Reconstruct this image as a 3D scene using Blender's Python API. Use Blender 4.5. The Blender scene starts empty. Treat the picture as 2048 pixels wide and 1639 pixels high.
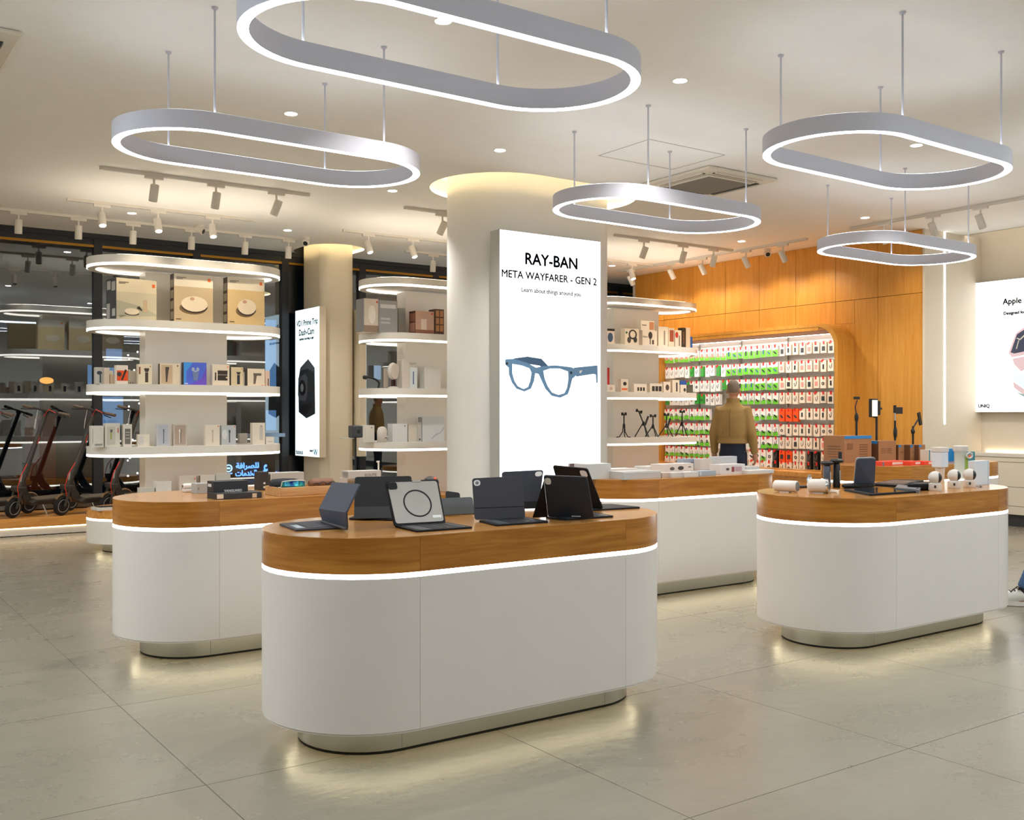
import bpy, math, random
from mathutils import Vector, Matrix
rnd = random.Random(7)
PI = math.pi
C = bpy.context.scene.collection

# ------------------------------------------------------------------ camera, world, exposure
F, Y0, H, TH = 2038.6, 825.83, 1.3895, 0.6107      # focal px, horizon px, eye height, yaw
CT, ST = math.cos(TH), math.sin(TH)
cd = bpy.data.cameras.new('camera'); cam = bpy.data.objects.new('camera', cd); C.objects.link(cam)
cam.location = (0, 0, H); cam.rotation_euler = (PI / 2, 0, -TH)
cd.sensor_width = 36; cd.lens = F / 2048 * 36; cd.shift_y = (Y0 - 819.5) / 2048
cd.clip_start = .05; cd.clip_end = 200
bpy.context.scene.camera = cam
sc = bpy.context.scene
sc.view_settings.view_transform = 'Standard'; sc.view_settings.look = 'None'
sc.view_settings.gamma = 1; sc.view_settings.use_curve_mapping = False
sc.view_settings.exposure = 0.45
w = bpy.data.worlds.new('night'); sc.world = w; w.use_nodes = True
w.node_tree.nodes['Background'].inputs[0].default_value = (.05, .075, .11, 1)
w.node_tree.nodes['Background'].inputs[1].default_value = .35
sc.cycles.max_bounces = 8; sc.cycles.diffuse_bounces = 4; sc.cycles.glossy_bounces = 3
sc.cycles.use_adaptive_sampling = True; sc.cycles.adaptive_threshold = .02; sc.cycles.use_denoising = True
sc.cycles.transparent_max_bounces = 12; sc.cycles.sample_clamp_indirect = 4; sc.cycles.caustics_reflective = False
CEIL = 3.65

def lin(c):
    o = []
    for x in c[:3]:
        x = x / 255
        o.append(x / 12.92 if x <= .04045 else ((x + .055) / 1.055) ** 2.4)
    return tuple(o)

def area_lamp(name, loc, sx, sy, energy, col, rot=(0, 0, 0)):
    d = bpy.data.lights.new(name, 'AREA'); d.shape = 'RECTANGLE'; d.size = sx; d.size_y = sy
    d.energy = energy; d.color = col
    o = bpy.data.objects.new(name, d); C.objects.link(o); o.location = loc; o.rotation_euler = rot
    return o
# unseen fill lights added under the ceiling, behind and beside the camera
KEY = 1.0
WARM = (1, .84, .64); NEUT = (1, .95, .88); COOL = (.83, .92, 1)
for (x, y, sx, sy, e, c) in [(3.2, -.6, 5, 1.0, 80, COOL), (-1.4, 5.5, 1.0, 6, 170, COOL), (10.0, 1.6, 1.0, 4, 95, COOL),
                             (6.6, .4, 3.0, 1.0, 90, COOL), (-2.4, 10.5, 1.0, 4, 110, NEUT)]:
    area_lamp('fill_lamp', (x, y, CEIL - .02), sx, sy, e * KEY, c)
# ------------------------------------------------------------------ pixel -> room helpers (room axes: X along the tables, Y to the glazing)
def ray(px, py=None):
    x = (px - 1024) / F
    dz = 0 if py is None else (Y0 - py) / F
    return (x * CT + ST, -x * ST + CT, dz)
def PZ(px, py, z):
    d = ray(px, py); t = (z - H) / d[2]
    return Vector((d[0] * t, d[1] * t, z))
def PV(px, py, v):
    d = ray(px, py); t = v / d[1]
    return Vector((d[0] * t, v, H + d[2] * t))
def PU(px, py, u):
    d = ray(px, py); t = u / d[0]
    return Vector((u, d[1] * t, H + d[2] * t))
def PP(px, py, p0, n):          # on the plane through p0 with normal n
    d = Vector(ray(px, py)); o = Vector((0, 0, H))
    t = (Vector(p0) - o).dot(n) / d.dot(n)
    return o + d * t

# ------------------------------------------------------------------ materials
MC = {}
def mat(name, col, rough=.5, metal=0., emit=0., ecol=None, noise=0., nscale=6., spec=.5, bump=0., coat=0., alpha=1., trans=0.):
    key = (name, tuple(col), rough, metal, emit, noise)
    if key in MC: return MC[key]
    m = bpy.data.materials.new(name); m.use_nodes = True
    nt = m.node_tree; b = nt.nodes['Principled BSDF']
    c = lin(col)
    b.inputs['Base Color'].default_value = (*c, 1); b.inputs['Roughness'].default_value = rough
    b.inputs['Metallic'].default_value = metal; b.inputs['Specular IOR Level'].default_value = spec
    b.inputs['Coat Weight'].default_value = coat; b.inputs['Alpha'].default_value = alpha
    b.inputs['Transmission Weight'].default_value = trans
    if emit:
        b.inputs['Emission Color'].default_value = (*(ecol or c), 1); b.inputs['Emission Strength'].default_value = emit
    tc = nt.nodes.new('ShaderNodeTexCoord')
    nz = nt.nodes.new('ShaderNodeTexNoise'); nz.inputs['Scale'].default_value = nscale; nz.inputs['Detail'].default_value = 3
    nt.links.new(tc.outputs['Object'], nz.inputs['Vector'])
    mp = nt.nodes.new('ShaderNodeMapRange'); k = max(noise, .025)
    mp.inputs[3].default_value = 1 - k; mp.inputs[4].default_value = 1 + k
    nt.links.new(nz.outputs['Fac'], mp.inputs[0])
    mx = nt.nodes.new('ShaderNodeVectorMath'); mx.operation = 'SCALE'
    mx.inputs[0].default_value = c
    nt.links.new(mp.outputs[0], mx.inputs['Scale']); nt.links.new(mx.outputs[0], b.inputs['Base Color'])
    if bump:
        bp = nt.nodes.new('ShaderNodeBump'); bp.inputs['Strength'].default_value = bump
        nt.links.new(nz.outputs['Fac'], bp.inputs['Height']); nt.links.new(bp.outputs[0], b.inputs['Normal'])
    MC[key] = m
    return m

def wood(name, dark, light, scale, rough=.32, spec=.45, coat=.15):
    m = bpy.data.materials.new(name); m.use_nodes = True
    nt = m.node_tree; b = nt.nodes['Principled BSDF']; L = nt.links
    tc = nt.nodes.new('ShaderNodeTexCoord'); mp = nt.nodes.new('ShaderNodeMapping'); mp.inputs['Scale'].default_value = scale
    oi = nt.nodes.new('ShaderNodeObjectInfo'); ad = nt.nodes.new('ShaderNodeVectorMath'); ad.operation = 'ADD'
    sc_ = nt.nodes.new('ShaderNodeVectorMath'); sc_.operation = 'SCALE'; sc_.inputs[0].default_value = (7, 9, 5)
    L.new(oi.outputs['Random'], sc_.inputs['Scale']); L.new(sc_.outputs[0], ad.inputs[1])
    L.new(tc.outputs['Object'], ad.inputs[0]); L.new(ad.outputs[0], mp.inputs[0])
    n1 = nt.nodes.new('ShaderNodeTexNoise'); n1.inputs['Scale'].default_value = 1.2; n1.inputs['Detail'].default_value = 6
    n1.inputs['Distortion'].default_value = .9; n1.inputs['Roughness'].default_value = .6
    L.new(mp.outputs[0], n1.inputs['Vector'])
    n2 = nt.nodes.new('ShaderNodeTexNoise'); n2.inputs['Scale'].default_value = 6; n2.inputs['Detail'].default_value = 4
    L.new(mp.outputs[0], n2.inputs['Vector'])
    mx = nt.nodes.new('ShaderNodeMath'); mx.operation = 'MULTIPLY_ADD'; mx.inputs[1].default_value = .35
    L.new(n2.outputs['Fac'], mx.inputs[0]); L.new(n1.outputs['Fac'], mx.inputs[2])
    r = nt.nodes.new('ShaderNodeValToRGB'); r.color_ramp.elements[0].position = .45; r.color_ramp.elements[1].position = .85
    r.color_ramp.elements[0].color = (*lin(dark), 1); r.color_ramp.elements[1].color = (*lin(light), 1)
    L.new(mx.outputs[0], r.inputs[0]); L.new(r.outputs[0], b.inputs['Base Color'])
    b.inputs['Roughness'].default_value = rough; b.inputs['Specular IOR Level'].default_value = spec; b.inputs['Coat Weight'].default_value = coat
    b.inputs['Coat Roughness'].default_value = .2
    return m
M_WSIDE = wood('table_wood_side', (144, 86, 26), (186, 124, 50), (1.1, 1.1, 16), .26, .3, .08)
M_WTOP = wood('table_wood_top', (160, 104, 44), (198, 142, 74), (1.0, 14, 1), .2, .5, .15)
M_WWALL = wood('wall_veneer', (204, 140, 52), (222, 160, 72), (14, 14, .9), .42, .4, .05)
M_WPLAT = wood('platform_wood', (196, 128, 52), (224, 160, 82), (1.0, 12, 12), .3)
M_TRAY = wood('tray_wood', (170, 122, 74), (204, 158, 104), (3, 30, 30), .5)
M_WHITE = mat('white_lacquer', (220, 213, 205), .38)
M_SHELFW = mat('shelf_white_satin', (236, 232, 224), .35)
M_WALLW = mat('white_wall_paint', (222, 212, 194), .6)
M_CEIL = mat('ceiling_paint', (248, 247, 244), .75)
M_PEND = mat('pendant_white_paint', (204, 205, 218), .5)
M_LED = mat('led_diffuser_cool', (255, 255, 255), .5, emit=7, ecol=(.88, .94, 1))
M_FILLC = mat('fill_glow_cool', (255, 255, 255), .5, emit=5.5, ecol=(.84, .92, 1))  # added ceiling brightener for the pendant tops
M_FILLW = mat('fill_glow_warm', (255, 250, 240), .5, emit=13, ecol=(1, .87, .7))  # added ceiling brightener for the shelf tower tops
M_LEDT = mat('led_diffuser_table', (255, 255, 255), .5, emit=5, ecol=(1, .97, .95))
M_LEDW = mat('led_diffuser_warm', (255, 250, 240), .5, emit=2.8, ecol=(1, .9, .76))
M_LEDY = mat('led_strip_underglow', (255, 235, 180), .5, emit=5, ecol=(1, .88, .58))
M_COVE = mat('led_cove_warm', (255, 235, 190), .5, emit=7, ecol=(1, .80, .46))
M_BULB = mat('spot_lens_lit', (255, 246, 225), .4, emit=14, ecol=(1, .88, .68))
M_DOWN = mat('downlight_lens', (255, 250, 240), .4, emit=30, ecol=(1, .93, .84))
M_STEEL = mat('brushed_steel', (186, 186, 178), .28, .85, noise=.04, nscale=30)
M_BLACK = mat('black_plastic', (22, 22, 24), .45)
M_BLACKR = mat('black_rubber', (16, 16, 17), .8)
M_DGREY = mat('dark_grey_paint', (52, 54, 57), .5)
M_MULL = mat('anodised_dark_frame', (44, 46, 50), .45, .3)
M_TRACK = mat('track_white', (226, 220, 210), .5)
M_CARD = mat('cardboard', (164, 116, 78), .75, noise=.05)
M_CREAM = mat('cream_carton', (238, 226, 204), .55)
M_GREY = mat('grey_carton', (176, 176, 172), .5)

# ------------------------------------------------------------------ mesh builder
class MB:
    def __init__(s): s.v = []; s.f = []
    def add(s, vs, fs):
        n = len(s.v); s.v += [tuple(p) for p in vs]; s.f += [tuple(i + n for i in f) for f in fs]; return s
    def box(s, x0, x1, y0, y1, z0, z1, M=None):
        vs = [Vector(p) for p in ((x0, y0, z0), (x1, y0, z0), (x1, y1, z0), (x0, y1, z0), (x0, y0, z1), (x1, y0, z1), (x1, y1, z1), (x0, y1, z1))]
        if M is not None: vs = [M @ p for p in vs]
        return s.add(vs, [(3, 2, 1, 0), (4, 5, 6, 7), (0, 1, 5, 4), (1, 2, 6, 5), (2, 3, 7, 6), (3, 0, 4, 7)])
    def prism(s, pts, z0, z1, M=None, axis='z'):
        n = len(pts)
        def q(p, z):
            r = Vector((p[0], p[1], z)) if axis == 'z' else (Vector((p[0], z, p[1])) if axis == 'y' else Vector((z, p[0], p[1])))
            return M @ r if M is not None else r
        vs = [q(p, z0) for p in pts] + [q(p, z1) for p in pts]
        return s.add(vs, [tuple(range(n))[::-1], tuple(range(n, 2 * n))] + [(i, (i + 1) % n, n + (i + 1) % n, n + i) for i in range(n)])
    def hexa(s, a, b):           # two quads (4 pts each)
        return s.add(list(a) + list(b), [(3, 2, 1, 0), (4, 5, 6, 7), (0, 1, 5, 4), (1, 2, 6, 5), (2, 3, 7, 6), (3, 0, 4, 7)])
    def ring(s, po, pi, z0, z1, closed=True):   # solid wall between outlines po (outer) and pi (inner)
        n = len(po)
        vs = [(*p, z0) for p in po] + [(*p, z1) for p in po] + [(*p, z1) for p in pi] + [(*p, z0) for p in pi]
        fs = []
        for i in range(n if closed else n - 1):
            j = (i + 1) % n
            for k in range(4):
                a, b = k * n, ((k + 1) % 4) * n
                fs.append((a + i, a + j, b + j, b + i))
        if not closed:
            fs.append((0, n, 2 * n, 3 * n)); e = n - 1; fs.append((e + 3 * n, e + 2 * n, e + n, e))
        return s.add(vs, fs)
    def tube(s, pts, r, n=8, caps=True):
        pts = [Vector(p) for p in pts]; m = len(pts); R = r if isinstance(r, (list, tuple)) else [r] * m
        vs = []; up = None
        for i, p in enumerate(pts):
            d = (pts[min(i + 1, m - 1)] - pts[max(i - 1, 0)])
            d = d.normalized() if d.length > 1e-9 else Vector((0, 0, 1))
            if up is None:
                up = Vector((0, 0, 1)) if abs(d.z) < .9 else Vector((1, 0, 0))
            a = d.cross(up)
            a = a.normalized() if a.length > 1e-6 else Vector((1, 0, 0))
            b = a.cross(d); up = b
            for k in range(n):
                t = 2 * PI * k / n
                vs.append(p + (a * math.cos(t) + b * math.sin(t)) * R[i])
        fs = [(i * n + k, i * n + (k + 1) % n, (i + 1) * n + (k + 1) % n, (i + 1) * n + k) for i in range(m - 1) for k in range(n)]
        if caps: fs += [tuple(range(n))[::-1], tuple(range((m - 1) * n, m * n))]
        return s.add(vs, fs)
    def lathe(s, prof, n=20, M=None):     # prof: (r, z)
        vs = []; m = len(prof)
        for (r, z) in prof:
            for k in range(n):
                t = 2 * PI * k / n; p = Vector((r * math.cos(t), r * math.sin(t), z)); vs.append(M @ p if M is not None else p)
        fs = [(i * n + k, i * n + (k + 1) % n, (i + 1) * n + (k + 1) % n, (i + 1) * n + k) for i in range(m - 1) for k in range(n)]
        fs += [tuple(range(n))[::-1], tuple(range((m - 1) * n, m * n))]
        return s.add(vs, fs)
    def ball(s, c, rx, ry=None, rz=None, n=14, M=None):
        ry = ry or rx; rz = rz or rx; vs = []; m = n // 2 + 1
        for i in range(1, m):
            ph = PI * i / m
            for k in range(n):
                t = 2 * PI * k / n
                vs.append(Vector((rx * math.sin(ph) * math.cos(t), ry * math.sin(ph) * math.sin(t), rz * math.cos(ph))))
        vs.append(Vector((0, 0, rz))); vs.append(Vector((0, 0, -rz)))
        if M is not None: vs = [M @ v for v in vs]
        vs = [v + Vector(c) for v in vs]
        rows = m - 1
        fs = [(i * n + k, (i + 1) * n + k, (i + 1) * n + (k + 1) % n, i * n + (k + 1) % n) for i in range(rows - 1) for k in range(n)]
        fs += [(rows * n, k, (k + 1) % n) for k in range(n)] + [(rows * n + 1, (rows - 1) * n + (k + 1) % n, (rows - 1) * n + k) for k in range(n)]
        return s.add(vs, fs)
    def poly(s, pts): return s.add(pts, [tuple(range(len(pts)))])
    def mesh(s, name, m, smooth=False):
        me = bpy.data.meshes.new(name); me.from_pydata(s.v, [], s.f); me.validate(); me.materials.append(m)
        if smooth:
            me.shade_smooth()
            try: me.set_sharp_from_angle(angle=.7)
            except Exception: pass
        return me
    def build(s, name, m, parent=None, smooth=False, bevel=0.):
        o = bpy.data.objects.new(name, s.mesh(name, m, smooth)); C.objects.link(o)
        if parent is not None: o.parent = parent
        if bevel:
            b = o.modifiers.new('bevel', 'BEVEL'); b.width = bevel; b.segments = 2; b.limit_method = 'ANGLE'
        return o

def tag(o, label, cat, group=None):
    o['label'] = label; o['category'] = cat
    if group: o['group'] = group
    return o
def struct(o, label=None):
    o['kind'] = 'structure'
    if label: o['label'] = label
    return o
def thing(name, label, cat, loc=(0, 0, 0), rz=0., group=None):
    o = bpy.data.objects.new(name, None); C.objects.link(o); o.location = loc; o.rotation_euler = (0, 0, rz)
    o.empty_display_size = .1
    return tag(o, label, cat, group)
def inst(name, me, parent=None, loc=(0, 0, 0), rot=(0, 0, 0), scale=(1, 1, 1)):
    o = bpy.data.objects.new(name, me); C.objects.link(o)
    if parent is not None: o.parent = parent
    o.location = loc; o.rotation_euler = rot; o.scale = scale
    return o
def copy_tree(o, parent=None):
    c = o.copy(); C.objects.link(c)
    if parent is not None: c.parent = parent
    for ch in list(o.children): copy_tree(ch, c)
    return c
def text(s, W, m, parent, M, name='lettering', ext=.0006, bold=0., Hh=None, weight=0.):
    """one line of lettering, W metres wide, as a mesh"""
    t = bpy.data.curves.new(name, 'FONT'); t.body = s; t.size = 1; t.extrude = ext; t.offset = bold; t.resolution_u = 3
    o = bpy.data.objects.new(name, t); me = bpy.data.meshes.new_from_object(o); bpy.data.objects.remove(o)
    xs = [v.co.x for v in me.vertices]; ys = [v.co.y for v in me.vertices]
    k = W / (max(xs) - min(xs)); ky = k if Hh is None else Hh / (max(ys) - min(ys))
    cx, cyy = (max(xs) + min(xs)) / 2, (max(ys) + min(ys)) / 2
    for v in me.vertices: v.co = ((v.co.x - cx) * k, (v.co.y - cyy) * ky, v.co.z)
    if weight:                             # heavier strokes: the same outline laid a hair to each side
        b_ = MB(); vs = [tuple(v.co) for v in me.vertices]; fs = [tuple(p.vertices) for p in me.polygons]
        for dx, dy in ((-weight, 0), (weight, 0), (0, -weight), (0, weight)): b_.add([(x + dx, y + dy, z) for x, y, z in vs], fs)
        me = bpy.data.meshes.new(name); me.from_pydata(b_.v, [], b_.f)
    me.materials.clear(); me.materials.append(m)
    o = bpy.data.objects.new(name, me); C.objects.link(o); o.parent = parent; o.matrix_local = M
    return o
def stad(R, L, n=20):           # CCW outline starting at the front-left seam
    p = []
    for i in range(n + 1):
        t = -PI / 2 + PI * i / n; p.append((L / 2 + R * math.cos(t), R * math.sin(t)))
    for i in range(n + 1):
        t = PI / 2 + PI * i / n; p.append((-L / 2 + R * math.cos(t), R * math.sin(t)))
    return p
def seg(R, L, which, gap=.003, n=20):
    if which == 'front': return [(-L / 2 + gap, -R), (L / 2 - gap, -R)]
    if which == 'back': return [(L / 2 - gap, R), (-L / 2 + gap, R)]
    s = 1 if which == 'right' else -1
    a0 = -PI / 2 if s > 0 else PI / 2
    return [(s * L / 2 + R * math.cos(a0 + PI * i / n), R * math.sin(a0 + PI * i / n)) for i in range(n + 1)]
TABLE_R = .4516
def panels(name, R, t, L, z0, z1, m, parent, gap=.003):
    for wh in ('left', 'front', 'right', 'back'):
        po = seg(R, L, wh, gap); pi = [(p[0], p[1] + (t if wh == 'front' else -t)) for p in po] if wh in ('front', 'back') else seg(R - t, L, wh, gap)
        MB().ring(po, pi, z0, z1, False).build(name, m, parent, True)

# ------------------------------------------------------------------ floor
M_TILE = bpy.data.materials.new('polished_concrete_tile'); M_TILE.use_nodes = True
nt = M_TILE.node_tree; b = nt.nodes['Principled BSDF']; L = nt.links
tc = nt.nodes.new('ShaderNodeNewGeometry')
n1 = nt.nodes.new('ShaderNodeTexNoise'); n1.inputs['Scale'].default_value = 1.1; n1.inputs['Detail'].default_value = 7; n1.inputs['Roughness'].default_value = .62
mp = nt.nodes.new('ShaderNodeMapping'); mp.inputs['Scale'].default_value = (1, 1.6, 1); L.new(tc.outputs['Position'], mp.inputs[0]); L.new(mp.outputs[0], n1.inputs['Vector'])
oi = nt.nodes.new('ShaderNodeObjectInfo')
ma = nt.nodes.new('ShaderNodeMath'); ma.operation = 'MULTIPLY_ADD'; ma.inputs[1].default_value = .07; L.new(oi.outputs['Random'], ma.inputs[0]); L.new(n1.outputs['Fac'], ma.inputs[2])
cr = nt.nodes.new('ShaderNodeValToRGB'); cr.color_ramp.elements[0].position = .3; cr.color_ramp.elements[1].position = .85
cr.color_ramp.elements[0].color = (*lin((125, 119, 104)), 1); cr.color_ramp.elements[1].color = (*lin((145, 138, 121)), 1)
L.new(ma.outputs[0], cr.inputs[0]); L.new(cr.outputs[0], b.inputs['Base Color'])
rr = nt.nodes.new('ShaderNodeMapRange'); rr.inputs[3].default_value = .2; rr.inputs[4].default_value = .36; L.new(n1.outputs['Fac'], rr.inputs[0]); L.new(rr.outputs[0], b.inputs['Roughness'])
b.inputs['Specular IOR Level'].default_value = .55
n3 = nt.nodes.new('ShaderNodeTexNoise'); n3.inputs['Scale'].default_value = 9; n3.inputs['Detail'].default_value = 3; L.new(mp.outputs[0], n3.inputs['Vector'])
bp = nt.nodes.new('ShaderNodeBump'); bp.inputs['Strength'].default_value = .05; bp.inputs['Distance'].default_value = .05; L.new(n3.outputs['Fac'], bp.inputs['Height']); L.new(bp.outputs[0], b.inputs['Normal'])
fl = struct(MB().box(-6, 13.4, -4, 13.75, -.12, -.005).build('floor', M_TILE), 'large polished grey-beige tiles with thin pale joints')
TS = 1.26
MB().box(1.25 - 2 * TS, 13.3, 5.04 - 3 * TS, 13.6, -.0049, -.004).build('joint_filler', mat('grout', (176, 166, 146), .8), fl)
tile = MB().box(0, TS - .0035, 0, TS - .0035, -.0039, 0).mesh('tile', M_TILE)
for i in range(-2, 9):
    for j in range(-3, 7):
        inst('tile', tile, fl, (1.25 + i * TS, 5.04 + j * TS, 0))
# ------------------------------------------------------------------ ceiling with two lit openings around the pillars
PIL = dict(u=6.21, v=8.57, R=.53, L=.74, Rh=.70)
def solve_fill(outer, holes, z, name, m):
    import bmesh
    bm = bmesh.new(); es = []
    for loop in [outer] + holes:
        vs = [bm.verts.new((p[0], p[1], z)) for p in loop]
        es += [bm.edges.new((vs[i], vs[(i + 1) % len(vs)])) for i in range(len(vs))]
    bmesh.ops.triangle_fill(bm, use_beauty=True, use_dissolve=False, edges=es)
    bmesh.ops.recalc_face_normals(bm, faces=bm.faces)
    me = bpy.data.meshes.new(name); bm.to_mesh(me); bm.free(); me.materials.append(m)
    o = bpy.data.objects.new(name, me); C.objects.link(o); return o
h1 = [(PIL['u'] + .02 + p[0], PIL['v'] - .09 + p[1]) for p in stad(PIL['Rh'], .9)]
P2 = dict(u=6.03, v=13.0)
h2 = [(P2['u'] + p[1], P2['v'] + .05 + p[0]) for p in stad(.42, .3)][::-1]
XW = 12.17
ce = struct(solve_fill([(-6, -4), (XW, -4), (XW, 8.6), (13.3, 8.6), (13.3, 13.7), (-6, 13.7)], [h1, h2], CEIL, 'ceiling', M_CEIL), 'flat white ceiling')
for hl, nm in ((h1, 1), (h2, 2)):
    n = len(hl); cx = sum(p[0] for p in hl) / n; cy = sum(p[1] for p in hl) / n
    big = [(cx + (p[0] - cx) * 1.16, cy + (p[1] - cy) * 1.16) for p in hl]
    MB().ring(big, [(cx + (p[0] - cx) * 1.14, cy + (p[1] - cy) * 1.14) for p in hl], CEIL + .002, CEIL + .2).build('cove_side', M_CEIL, ce)
    MB().prism(big, CEIL + .2, CEIL + .22).build('cove_lid', M_CEIL, ce)
    MB().ring([(cx + (p[0] - cx) * 1.135, cy + (p[1] - cy) * 1.135) for p in hl], [(cx + (p[0] - cx) * 1.115, cy + (p[1] - cy) * 1.115) for p in hl], CEIL + .03, CEIL + .05).build('cove_light_strip', M_COVE, ce)
# long wall-washer slot beside the white wall
MB().box(XW, 13.3, -4, 8.6, CEIL + .25, CEIL + .27).build('slot_lid', M_CEIL, ce)
MB().box(XW - .02, XW, -4, 8.6, CEIL, CEIL + .27).build('slot_side', M_CEIL, ce)
MB().box(XW - .14, XW - .1, 0, 8.5, CEIL + .06, CEIL + .08).build('slot_light_strip', M_LEDW, ce)
MB().box(XW + .01, XW + .05, 0, 8.5, CEIL + .02, CEIL + .04).build('slot_light_strip', M_LEDW, ce)
MB().box(-6, 13.3, -4, 13.7, CEIL + .3, CEIL + .34).build('ceiling_slab', M_DGREY, ce)

# ------------------------------------------------------------------ walls
struct(MB().box(-6.1, -6, -4, 13.7, 0, CEIL + .3).build('wall_left', M_WALLW), 'plain off-white side wall')
struct(MB().box(-6.1, 13.4, -4.1, -4, 0, CEIL + .3).build('wall_back', M_WALLW), 'plain off-white wall behind the photographer')
UW = 12.55
wr = struct(MB().box(UW, UW + .1, -4, 13.7, 0, CEIL + .3).build('wall_right', M_WALLW), 'off-white wall lit from above, behind the white counter')
# veneered wall
US = 11.3; VE = PU(1845, 600, US).y; VW = 12.6; NV0, NV1, NT = 8.34, 12.4, 2.565
ww = struct(MB().box(US + .02, UW, VE, VE + .05, 0, CEIL).box(US + .03, US + .12, VE + .0, NV0, 0, CEIL)
            .box(US + .03, US + .12, NV0, VW, NT - .1, CEIL).box(US + .03, US + .12, NV1 + .0, VW, 0, NT)
            .box(US + .03, US + .12, NV0, NV1, 0, .6).build('wall_veneer', mat('veneer_joint', (92, 56, 22), .7)), 'oak veneer panelled wall around the lit hook wall')
seams = [PU(x, 560, US).y for x in (1327.8, 1386, 1450.6, 1518.5, 1591.7, 1671, 1755.6)]
cols = [VW] + seams + [VE]
ZS = 2.87
def wpan(v0, v1, z0, z1):
    if z1 - z0 > .02 and v1 - v0 > .02: MB().box(US, US + .028, v0 + .003, v1 - .003, z0 + .003, z1 - .003).build('panel', M_WWALL, ww)
for a, bb in zip(cols[1:], cols[:-1]):
    wpan(a, bb, ZS, CEIL)
for a, bb in zip(cols[1:], cols[:-1]):
    lo, hi = a, bb
    if lo >= NV1 or hi <= NV0: wpan(lo, hi, 0, ZS); continue
    if lo < NV0: wpan(lo, NV0, 0, ZS)
    if hi > NV1: wpan(NV1, hi, 0, ZS)
    wpan(max(lo, NV0), min(hi, NV1), NT, ZS)
RC = .3
for s, vc in ((1, NV0), (-1, NV1)):      # corner fillers outside the rounded frame
    pts = [(vc, NT), (vc, NT - RC)] + [(vc + s * (RC - RC * math.cos(t)), NT - RC + RC * math.sin(t)) for t in [PI / 2 * i / 10 for i in range(1, 10)]] + [(vc + s * RC, NT)]
    MB().prism(pts, US, US + .028, axis='x').build('panel', M_WWALL, ww)
MB().box(US, UW, VE - .03, VE, 0, CEIL).build('panel', M_WALLW, ww)
q = PV(1889, 848, VE - .03)
MB().box(q.x - .012, q.x + .012, VE - .036, VE - .029, q.z, CEIL).build('light_line', M_LEDT, ww)
MB().box(US, UW, VW, VW + .06, 0, CEIL).build('panel', M_WHITE, ww)

# niche frame (arched oak surround standing proud of the wall)
NF = thing('display_niche', 'arched oak surround framing the brightly lit hook wall', 'display niche', (US, (NV0 + NV1) / 2, 0))
def arch(off):
    v0, v1, zt, r = NV0 + off, NV1 - off, NT - off, RC - off * .5
    p = [(v0, .6)] + [(v0 + r - r * math.cos(t), zt - r + r * math.sin(t)) for t in [PI / 2 * i / 12 for i in range(13)]]
    p += [(v1 - r + r * math.sin(t), zt - r + r * math.cos(t)) for t in [PI / 2 * i / 12 for i in range(13)]] + [(v1, .6)]
    return p
def archband(o0, o1, x0, x1):
    a, bq = arch(o0), arch(o1); n = len(a)
    cy = (NV0 + NV1) / 2
    vs = [(x0, y - cy, z) for y, z in a] + [(x1, y - cy, z) for y, z in a] + [(x1, y - cy, z) for y, z in bq] + [(x0, y - cy, z) for y, z in bq]
    m = MB(); fs = []
    for i in range(n - 1):
        for k in range(4):
            A, B = k * n, ((k + 1) % 4) * n
            fs.append((A + i, A + i + 1, B + i + 1, B + i))
    fs += [(0, n, 2 * n, 3 * n), (n - 1 + 3 * n, n - 1 + 2 * n, 2 * n - 1, n - 1)]
    return m.add(vs, fs)
archband(0, .05, -.35, .1).build('surround', M_WWALL, NF, True)
archband(.05, .06, -.33, .44).build('lining', M_WWALL, NF, True)
MB().box(-.35, -.338, NV0 + .3 - (NV0 + NV1) / 2, NV1 - .3 - (NV0 + NV1) / 2, NT - .09, NT - .045).build('lip', M_WWALL, NF)
cy = (NV0 + NV1) / 2
MB().box(-.35, .45, NV0 - cy, NV1 - cy, .54, .6).build('sill', M_WPLAT, NF)
MB().box(-.33, -.3, NV0 - cy, NV1 - cy, .08, .54).build('apron', M_WPLAT, NF)
MB().box(-.30, -.02, NV0 + .05 - cy, NV1 - .05 - cy, 0, .08).build('plinth', M_DGREY, NF)
MB().box(.35, .36, NV0 + .3 - cy, NV1 - .3 - cy, NT - .085, NT - .065).build('light_strip', M_LEDT, NF)
MB().box(.36, .37, NV0 + .062 - cy, NV0 + .08 - cy, .65, NT - .35).build('light_strip', M_LEDT, NF)
area = bpy.data.lights.new('niche_lamp', 'AREA'); area.shape = 'RECTANGLE'; area.size = .03; area.size_y = 3.3; area.energy = 26; area.color = (1, .96, .88)
ao = bpy.data.objects.new('niche_lamp', area); C.objects.link(ao); ao.parent = NF; ao.location = (-.315, 0, NT - .066); ao.rotation_euler = (0, -.45, 0)

# hook wall
UP = 11.75
HW = thing('hook_wall', 'white slatted hook wall full of small hanging accessories', 'display rack', (UP, cy, 0))
MB().box(.0, .03, NV0 + .05 - cy, NV1 - .05 - cy, .6, NT - .05).build('back_panel', mat('slat_panel_grey', (205, 206, 204), .45), HW)
ROWZ = [2.38, 2.13, 1.90, 1.69, 1.46, 1.235, 1.05, .86, .70]
for z in ROWZ:
    MB().box(-.022, -.001, NV0 + .08 - cy, NV1 - .08 - cy, z - .02, z + .012).build('rail', M_WHITE, HW)
for v in (PU(1576, 760, UP).y, PU(1483, 760, UP).y, PU(1400, 760, UP).y):
    MB().box(-.03, -.001, v - .012 - cy, v + .012 - cy, .62, NT - .08).build('upright', M_STEEL, HW)
hook = MB().tube([(-.022, 0, 0), (-.17, 0, .004), (-.178, 0, .018)], .003, 5).mesh('hook', M_STEEL)
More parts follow.
